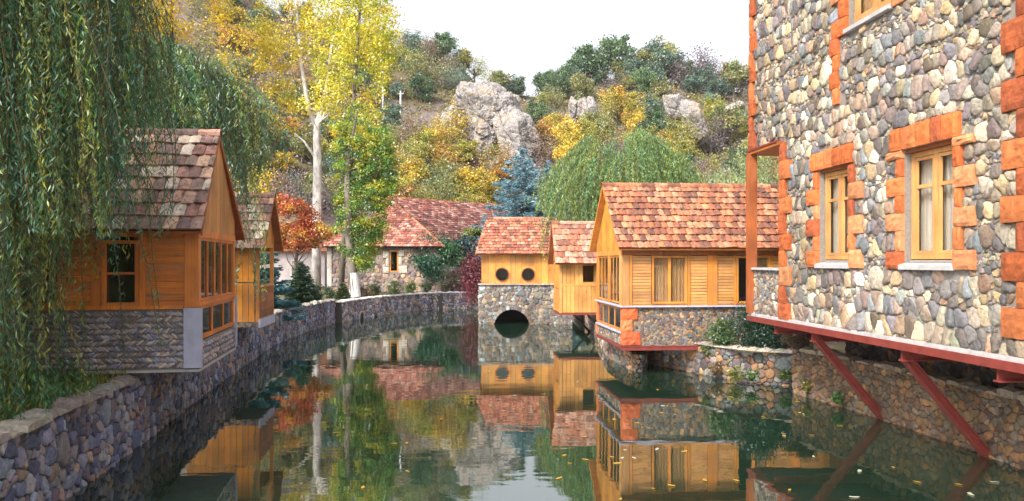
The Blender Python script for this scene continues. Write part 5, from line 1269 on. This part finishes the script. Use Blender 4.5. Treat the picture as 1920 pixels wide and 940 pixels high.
for i, (x_, y_, Z_, rx, rz, col, lab) in enumerate(((703, 543, 46.5, .35, .5, (0.06, 0.09, 0.02), 'green tuft right of the whitewashed poplar foot'), (738, 541, 49, .45, .55, (0.07, 0.11, 0.02), 'bushy green plant below the narrow window of the stone house'), (770, 540, 50.5, .4, .42, (0.10, 0.13, 0.02), 'yellowish plant right of the narrow window behind the coping'), (800, 538, 51.5, .4, .35, (0.05, 0.08, 0.02), 'low dark plant at the right end of the stone house wall'), (683, 550, 45.0, .5, .3, (0.13, 0.09, 0.04), 'brown dry plant at the foot of the whitewashed poplar'), (590, 553, 40.5, .35, .6, (0.04, 0.07, 0.02), 'slim green bush right of the dark conical evergreen'), (618, 548, 43.5, .3, .45, (0.05, 0.08, 0.03), 'little green shrub before the pale corner of the stone house'))):
    shrub('garden_plant', lab, px(x_, y_, Z_), (rx, .3, rz), 1500, 0.08, [col, tuple(np.array(col) * 1.3)], 90 + i, 'plant', group='plants along the far bank')
# plants growing in the right walls
for i, (x_, y_, Z_, s_, col, lab) in enumerate(((1345, 690, 20.4, .17, (0.16, 0.10, 0.04), 'rusty tuft in the short pale-topped wall'), (1385, 700, 19.6, .22, (0.16, 0.17, 0.03), 'yellow green weed at the foot of the short wall'), (1415, 702, 19.2, .16, (0.06, 0.11, 0.02), 'green weed at the corner of the short wall'), (1478, 703, 18.9, .14, (0.10, 0.15, 0.03), 'small weed where the two right walls meet'), (1518, 722, 17.6, .15, (0.18, 0.16, 0.03), 'yellowish weed low on the brown wall'), (1578, 745, 16.3, .13, (0.06, 0.13, 0.03), 'bright green weed low on the brown wall'), (1330, 655, 21, .15, (0.1, 0.12, 0.03), 'mossy sprig beside the long hut beam end'))):
    shrub('wall_weed', lab, tuple(np.array(px(x_, y_, Z_)) - (0.1, 0.1, 0)), (s_, s_ * .7, s_), 500, 0.06, [col], 100 + i, 'weed', stems=False, group='weeds in the right walls')
# grass and plants on the left bank
rng = np.random.default_rng(120)
P = np.stack([rng.uniform(-10, -6.0, 26000), rng.uniform(8.0, 13.0, 26000), np.zeros(26000)], -1)
edge = np.interp(P[:, 1], [8.3, 10.1, 12.7, 16], [-5.60, -5.93, -6.28, -7.0]); P[:, 0] = np.where(P[:, 0] > edge, edge - rng.uniform(0, 1.0, len(P)) ** 1.6, P[:, 0])
hs = np.array([noise.noise((p[0] * 1.3, p[1] * 1.3, 0)) for p in P]); P[:, 2] = 1.05 + np.abs(rng.normal(0, 1, len(P))) * (0.12 + 0.22 * np.clip(hs + .2, 0, 1))
D = rng.normal(0, .5, P.shape); D[:, 2] = 1
V, F = leafquads(P, 0.11, rng, 0.22, D=D); C = np.where((hs > 0)[:, None], (0.06, 0.18, 0.05), (0.20, 0.20, 0.03)) * rng.uniform(.6, 1.4, (len(P), 1))
o = npmesh('grass', V, F, C, 'leaf'); o['kind'] = 'stuff'; o['label'] = 'rough green grass on the left bank under the willow'

# ------------------------------------------------------------------ hillside
def rock(label, cx, cy, cz, rx, ry, rz, seed, lean=0.0, name='rock_outcrop', sub=6):
    import bmesh
    bm = bmesh.new(); bmesh.ops.create_icosphere(bm, subdivisions=sub, radius=1)
    rg = np.random.default_rng(seed + 900)
    def shell(A, n, lo):
        N_ = rg.normal(0, 1, (n, 3)); N_ /= np.linalg.norm(N_, axis=1, keepdims=True); d_ = rg.uniform(lo, 1.0, n)
        dt = A @ N_.T; return np.where(dt > 0.05, d_[None] / np.maximum(dt, 0.05), 9).min(1)
    A = np.array([v.co[:] for v in bm.verts]); r1 = np.minimum(shell(A, 34, 0.68), 1.25)
    for v, rr in zip(bm.verts, r1):
        p = v.co.copy(); q = Vector((p.x * rx * rr, p.y * ry * rr, p.z * rz * rr)) + Vector((seed * 3.1, seed, 0))
        d = rr * (1 + 0.16 * noise.noise(q * 0.35))
        cr = noise.voronoi((q.x * 0.55 + q.z * 0.25, q.y * 0.55, q.z * 0.30))[0]; d -= 0.07 * max(0, 1 - (cr[1] - cr[0]) * 6)
        ph = q.z * 1.1 + q.x * 0.5 + 1.5 * noise.noise(q * 0.4); d += 0.030 * (ph - math.floor(ph))
        d += 0.035 * noise.noise(q * 1.4) + 0.03 * noise.noise(q * 3.3)
        v.co = Vector((p.x * rx * d + lean * p.z * rz, p.y * ry * d, p.z * rz * d))
    me = bpy.data.meshes.new(name); bm.to_mesh(me); bm.free(); me.materials.append(M['rock'])
    o = bpy.data.objects.new(name, me); COL.objects.link(o); o.location = (cx, cy, cz); tag(o, label, 'rock', 'rock outcrops on the hillside'); return o
ROCKS = [(922, 225, 122, 4.7, 5, 5.4, 'large pale grey domed rock outcrop, the biggest on the hillside', 1, -0.0), (968, 262, 116, 3.0, 3.4, 4.4, 'broken pale rock face just below the big domed outcrop', 2, -0.2), (865, 222, 124, 2.6, 3, 2.4, 'low cracked rock at the left foot of the big outcrop', 3, 0),
         (1100, 212, 128, 1.5, 2, 2.4, 'narrow grey rock pillar above the round willow', 4, 0), (1078, 210, 129, 1.0, 1.6, 2.0, 'dark stub of rock left of the narrow pillar', 5, 0), (1266, 198, 126, 1.7, 2.2, 1.8, 'square topped pinkish rock on the right of the ridge', 6, -0.2), (1300, 226, 122, 1.7, 2.2, 3.1, 'tall pale rock tooth right of the square topped rock', 7, -0.25), (1378, 205, 132, 1.5, 2.0, 1.0, 'small pale crag near the stone building edge', 8, 0.3), (955, 312, 112, 2.4, 2, 2.2, 'fractured low rock above the blue spruce', 9, 0)]
for (x_, y_, Z_, rx, ry, rz, lab, sd, ln) in ROCKS:
    c = px(x_, y_, Z_); rock(lab, *c, rx * 1.3, ry * 1.2, rz * 1.25, sd, ln)

def hill_proto(kind, seed):
    rng = np.random.default_rng(seed)
    if kind == 'bare': nl, sig, lf = 1500, 0.5, 0.19
    else: nl, sig, lf = 4800, 0.30, 0.21
    ells = [(0, 0, 2.6, 1.9, 1.9, 1.7, 2), (0.9 * math.cos(seed), 0.9 * math.sin(seed), 1.9, 1.4, 1.4, 1.3, 1), (-0.9 * math.cos(seed * 2), 0.5, 3.3, 1.1, 1.1, 1.0, 0.8)]
    P, k, Cc = clumps(ells, 60, nl, sig, rng, 0.3); cc = rng.uniform(0.6, 1.4, (60, 1)) * (1 + rng.normal(0, 0.10, (60, 3))); V, F = leafquads(P, lf, rng, 0.75)
    cr = npmesh('crown', V, F, np.clip(cc[k] * rng.uniform(.7, 1.3, (nl, 1)), 0, 2), 'leaf')
    t = MB(); t.tube([(0, 0, -0.8), (0.1, 0, 1.0), (0, 0.1, 2.8)], [0.2, 0.14, 0.06], 6); limbs(t, (0.08, 0, 1.0), [tuple(q) for q in Cc[:8]], 0.09, rng); tr = t.build('trunk', 'grey_bark')
    return cr, tr
PROT = [hill_proto('full', 1), hill_proto('full', 2), hill_proto('bare', 3), hill_proto('full', 4)]
COLS = {'yellow': (0.44, 0.33, 0.03), 'golden green': (0.29, 0.27, 0.04), 'orange': (0.38, 0.22, 0.04), 'olive': (0.23, 0.23, 0.07), 'dark green': (0.09, 0.15, 0.055), 'blue green': (0.11, 0.17, 0.12), 'brown': (0.19, 0.13, 0.09), 'mauve grey': (0.17, 0.13, 0.14)}
used_proto = set()
def region(xp, yp):
    sky = np.interp(xp, [a for a, _ in SKY_T], [b for _, b in SKY_T])
    if xp > 880 and yp < sky + 14: return 'standing on the ridge skyline' + (' left of the round willow' if xp < 1130 else ' above the long hut' if xp < 1300 else ' near the stone building')
    if xp < 540: return 'on the high slope behind the left willow'
    if xp < 700: return 'on the slope behind the white poplar trunk'
    if xp < 850 and yp < 240: return 'on the left hill around the two poles'
    if xp < 850: return 'on the lower slope above the stone house'
    if xp < 1020 and yp < 300: return 'around the big domed rock'
    if xp < 1040: return 'below the big rock behind the blue spruce'
    if xp < 1240: return 'on the slope behind the round willow'
    return 'on the right slope near the rock tooth'
def hill_tree(x, y, s, colname, rng, sky=False, zoff=0.0):
    k = int(rng.integers(4)); 
    if colname in ('brown', 'mauve grey'): k = 2
    cr, tr = PROT[k]; z = hgt(x, y) - 0.2 + zoff
    xp = 960 + x / y * FPX; yp = HZ - (z + 2 * s - CAMZ) * FPX / y
    root = thing('hillside_tree', f'{colname} tree {region(xp, yp)}', 'tree', (x, y, z), f'{colname} trees on the hillside')
    root.rotation_euler = (0, 0, rng.uniform(0, 6.28)); root.scale = (s * rng.uniform(.85, 1.15), s * rng.uniform(.85, 1.15), s * rng.uniform(.85, 1.2))
    for q in (cr, tr):
        c = q.copy(); COL.objects.link(c); c.parent = root; c.color = (*tuple(np.clip(np.array(COLS[colname]) * rng.uniform(.8, 1.25), 0, 1)), 1) if q is cr else (1, 1, 1, 1)
rng = np.random.default_rng(130)
def hill_point(xp, yp):
    """first terrain hit along the view ray through a pixel (used to decide where on the real slope a tree grows)"""
    for y in np.arange(76, 178, 1.0):
        x = (xp - 960) / FPX * y
        if hgt(x, y) >= CAMZ + (HZ - yp) * y / FPX: return x, y
    return None
spots = []
named = [(880, 255, 'yellow', 1.5), (868, 300, 'golden green', 1.2), (905, 238, 'yellow', 1.0), (885, 375, 'yellow', 1.4), (825, 372, 'dark green', 1.4), (925, 340, 'orange', 1.3), (905, 372, 'yellow', 1.1), (950, 345, 'orange', 1.2), (1045, 245, 'yellow', 1.2), (1020, 270, 'orange', 1.1), (1150, 215, 'yellow', 1.5), (1190, 200, 'yellow', 1.1), (1130, 225, 'golden green', 1.2), (1050, 175, 'dark green', 1.3), (1030, 300, 'brown', 1.2), (1090, 185, 'olive', 1.3), (1075, 240, 'yellow', 1.1), (1240, 185, 'olive', 1.3), (1340, 220, 'golden green', 1.2), (1215, 225, 'blue green', 1.4), (1225, 250, 'dark green', 1.1), (1370, 260, 'olive', 1.4), (1390, 340, 'dark green', 1.2), (1330, 330, 'golden green', 1.1), (1420, 320, 'golden green', 1.3), (1440, 300, 'olive', 1.1), (840, 330, 'golden green', 1.1), (790, 300, 'golden green', 1.1), (770, 330, 'golden green', 1.2), (870, 345, 'orange', .9), (1010, 350, 'mauve grey', 1.3), (850, 160, 'blue green', 1.3), (815, 150, 'olive', 1.3), (790, 180, 'dark green', 1.2), (770, 130, 'dark green', 1.4)]
for (a, b, cn, s) in named:
    h = hill_point(a, min(b + 16, 460))
    if h: hill_tree(h[0], h[1], s, cn, rng); spots.append(h)
names = list(COLS); n_t = 0
tries = 0
while n_t < 230 and tries < 6000:
    tries += 1; xp = rng.uniform(400, 1480); yp = rng.uniform(0, 420); h = hill_point(xp, yp)
    if h is None: continue
    if any(abs(xp - q[0]) < q[3] * 13 and -45 < yp - q[1] < q[5] * 12 + 12 for q in ROCKS): continue
    if 640 < xp < 880 and 195 < yp < 265 and rng.random() < 0.85: continue        # bare mauve slope round the poles
    if any((h[0] - q[0]) ** 2 + (h[1] - q[1]) ** 2 < 5.5 for q in spots): continue
    if xp > 880 and yp < 190: pr_ = [.02, .05, .03, .30, .2, .25, .1, .05]
    elif xp < 700: pr_ = [.12, .15, .08, .2, .1, .1, .12, .13]
    elif yp > 250: pr_ = [.22, .26, .12, .16, .08, .02, .10, .04]
    else: pr_ = [.12, .14, .06, .24, .12, .1, .12, .1]
    hill_tree(h[0], h[1], rng.uniform(0.65, 1.25), names[rng.choice(8, p=pr_)], rng); spots.append(h); n_t += 1
# skyline trees on the right ridge
for xp in list(np.arange(925, 1480, 15.0)) + [765, 780, 800, 815, 830, 845]:
    y = YR - rng.uniform(0, 6); x = (xp + rng.uniform(-5, 5) - 960) / FPX * y
    big = 1.75 if 1060 < xp < 1160 or 1200 < xp < 1260 else (1.5 if 1270 < xp < 1390 else 1.25)
    if xp in (985.0, 1000.0, 1045.0): continue
    hill_tree(x, y, big * rng.uniform(.8, 1.2), ['dark green', 'blue green', 'olive', 'dark green', 'mauve grey'][rng.integers(5)], rng)
for cr, tr in PROT:
    bpy.data.objects.remove(cr); bpy.data.objects.remove(tr)
# brush covering the slopes
rng = np.random.default_rng(140); N = 90000
Y = 76 + 95 * rng.random(N) ** 0.9; X = rng.uniform(-0.42, 0.40, N) * Y
nz = np.array([noise.noise((x * 0.12, y * 0.12, 5)) for x, y in zip(X, Y)]); n2 = np.array([noise.noise((x * 0.5, y * 0.5, 9)) for x, y in zip(X, Y)])
keep = (n2 > -0.15) & ~((nz > 0.28))
X, Y, nz, n2 = X[keep], Y[keep], nz[keep], n2[keep]
Z = np.array([hgt(x, y) for x, y in zip(X, Y)]) + np.abs(rng.normal(0, 0.45, len(X))) * (0.6 + 2.0 * np.clip(n2, 0, 1))
P = np.stack([X, Y, Z], -1); V, F = leafquads(P, 0.42, rng, 0.7)
cA = np.array([(0.22, 0.18, 0.04), (0.12, 0.13, 0.04), (0.17, 0.13, 0.10), (0.30, 0.22, 0.03)]); ci = np.clip(((nz + 0.35) / 0.7 * 4).astype(int), 0, 3)
ci = np.where(rng.random(len(ci)) < 0.25, rng.integers(4, size=len(ci)), ci)
o = npmesh('hillside_undergrowth', V, F, cA[ci] * rng.uniform(.6, 1.4, (len(X), 1)), 'leaf'); o['kind'] = 'stuff'; o['label'] = 'autumn brush and scrub covering the hillside'

# utility poles
for i, (xp, yt, yb, lab) in enumerate(((718, 135, 232, 'taller white concrete pole on the left hill, nearer the poplar'), (751, 171, 233, 'shorter white concrete pole on the left hill, right of the taller one'))):
    h = hill_point(xp, yb) or (-10, 100); Zp = h[1]; zb = CAMZ + (HZ - yb) * Zp / FPX; zt = CAMZ + (HZ - yt) * Zp / FPX
    r = thing('utility_pole', lab, 'pole', (h[0], Zp, zb), 'poles on the left hill')
    m_ = MB(); m_.tube([(h[0], Zp, zb - 0.5), (h[0], Zp, zt)], [0.17, 0.12], 8); m_.build('shaft', 'pole_concrete', r)
    m_ = MB(); m_.box(Frame((h[0], Zp), (1, 0), (0, 1)), (-0.5, -0.05, zt - 0.5), (0.5, 0.05, zt - 0.4)); 
    for u in (-0.45, 0, 0.45): m_.tube([(h[0] + u, Zp, zt - 0.4), (h[0] + u, Zp, zt - 0.22)], [0.04, 0.03], 6)
    m_.build('crossarm', 'pole_concrete', r)

# ------------------------------------------------------------------ fallen leaves on the water
rng = np.random.default_rng(150); LM = []
for i in range(3):
    m_ = MB(); k = 8; vs = [(0, 0, 0.004)]
    for j in range(k):
        a = 2 * math.pi * j / k; rr = 0.05 * (1 + 0.25 * math.cos(2 * a) + rng.normal(0, .12)); vs.append((rr * math.cos(a) * 1.25, rr * math.sin(a) * 0.8, 0.004 + rng.uniform(0, 0.010)))
    m_.add(vs, [(0, 1 + j, 1 + (j + 1) % k) for j in range(k)]); LM.append(m_)
lobj = [m_.build('floating_leaf', 'leaf') for m_ in LM]; n = 0
lpos = [(1195, 794), (1148, 858), (1240, 775), (1058, 855), (1068, 870), (1290, 620), (1290, 640), (1820, 928), (1865, 905), (1720, 905), (1480, 920)]
while n < 62:
    if n < len(lpos): xp, yp = lpos[n]
    else:
        xp = rng.uniform(1040, 1800) if rng.random() < .75 else rng.uniform(560, 1040); yp = rng.uniform(690, 938)
    Z_ = 4495 / (yp - HZ); x_ = (xp - 960) * Z_ / FPX
    if not in_pond(x_, Z_) or not in_pond(x_ + .6, Z_) or not in_pond(x_, Z_ + .3): 
        n += 1 if n < len(lpos) else 0
        continue
    o = lobj[n] if n < 3 else lobj[n % 3].copy()
    if n >= 3: COL.objects.link(o)
    o.location = (x_, Z_, 0.003); o.rotation_euler = (0, 0, rng.uniform(0, 6.28)); s = rng.uniform(0.35, 1.0); o.scale = (s, s, 1)
    pale = rng.random() < .3; o.color = (*((0.45, 0.42, 0.34) if pale else (0.45, 0.27, 0.04)), 1)
    tag(o, 'small pale fallen leaf floating on the dark pond' if pale else 'small yellow fallen leaf floating on the dark pond', 'leaf', 'pale leaves floating on the pond' if pale else 'yellow leaves floating on the pond'); n += 1

# ------------------------------------------------------------------ haze over the far slopes
hm = bpy.data.materials.new('haze_air'); hm.use_nodes = True; nt = hm.node_tree; nt.nodes.clear()
ho = nt.nodes.new("ShaderNodeOutputMaterial"); hv = nt.nodes.new("ShaderNodeVolumePrincipled")
hv.inputs['Color'].default_value = (0.93, 0.95, 1.0, 1); hv.inputs['Density'].default_value = 0.00018
nt.links.new(hv.outputs[0], ho.inputs['Volume']); M['haze'] = hm
hb = MB(); hb.box(WORLD, (-1100, -260, -40), (1100, 1500, 190)); h = hb.build('haze', 'haze'); h['kind'] = 'stuff'; h['label'] = 'thin haze paling the far hillside'
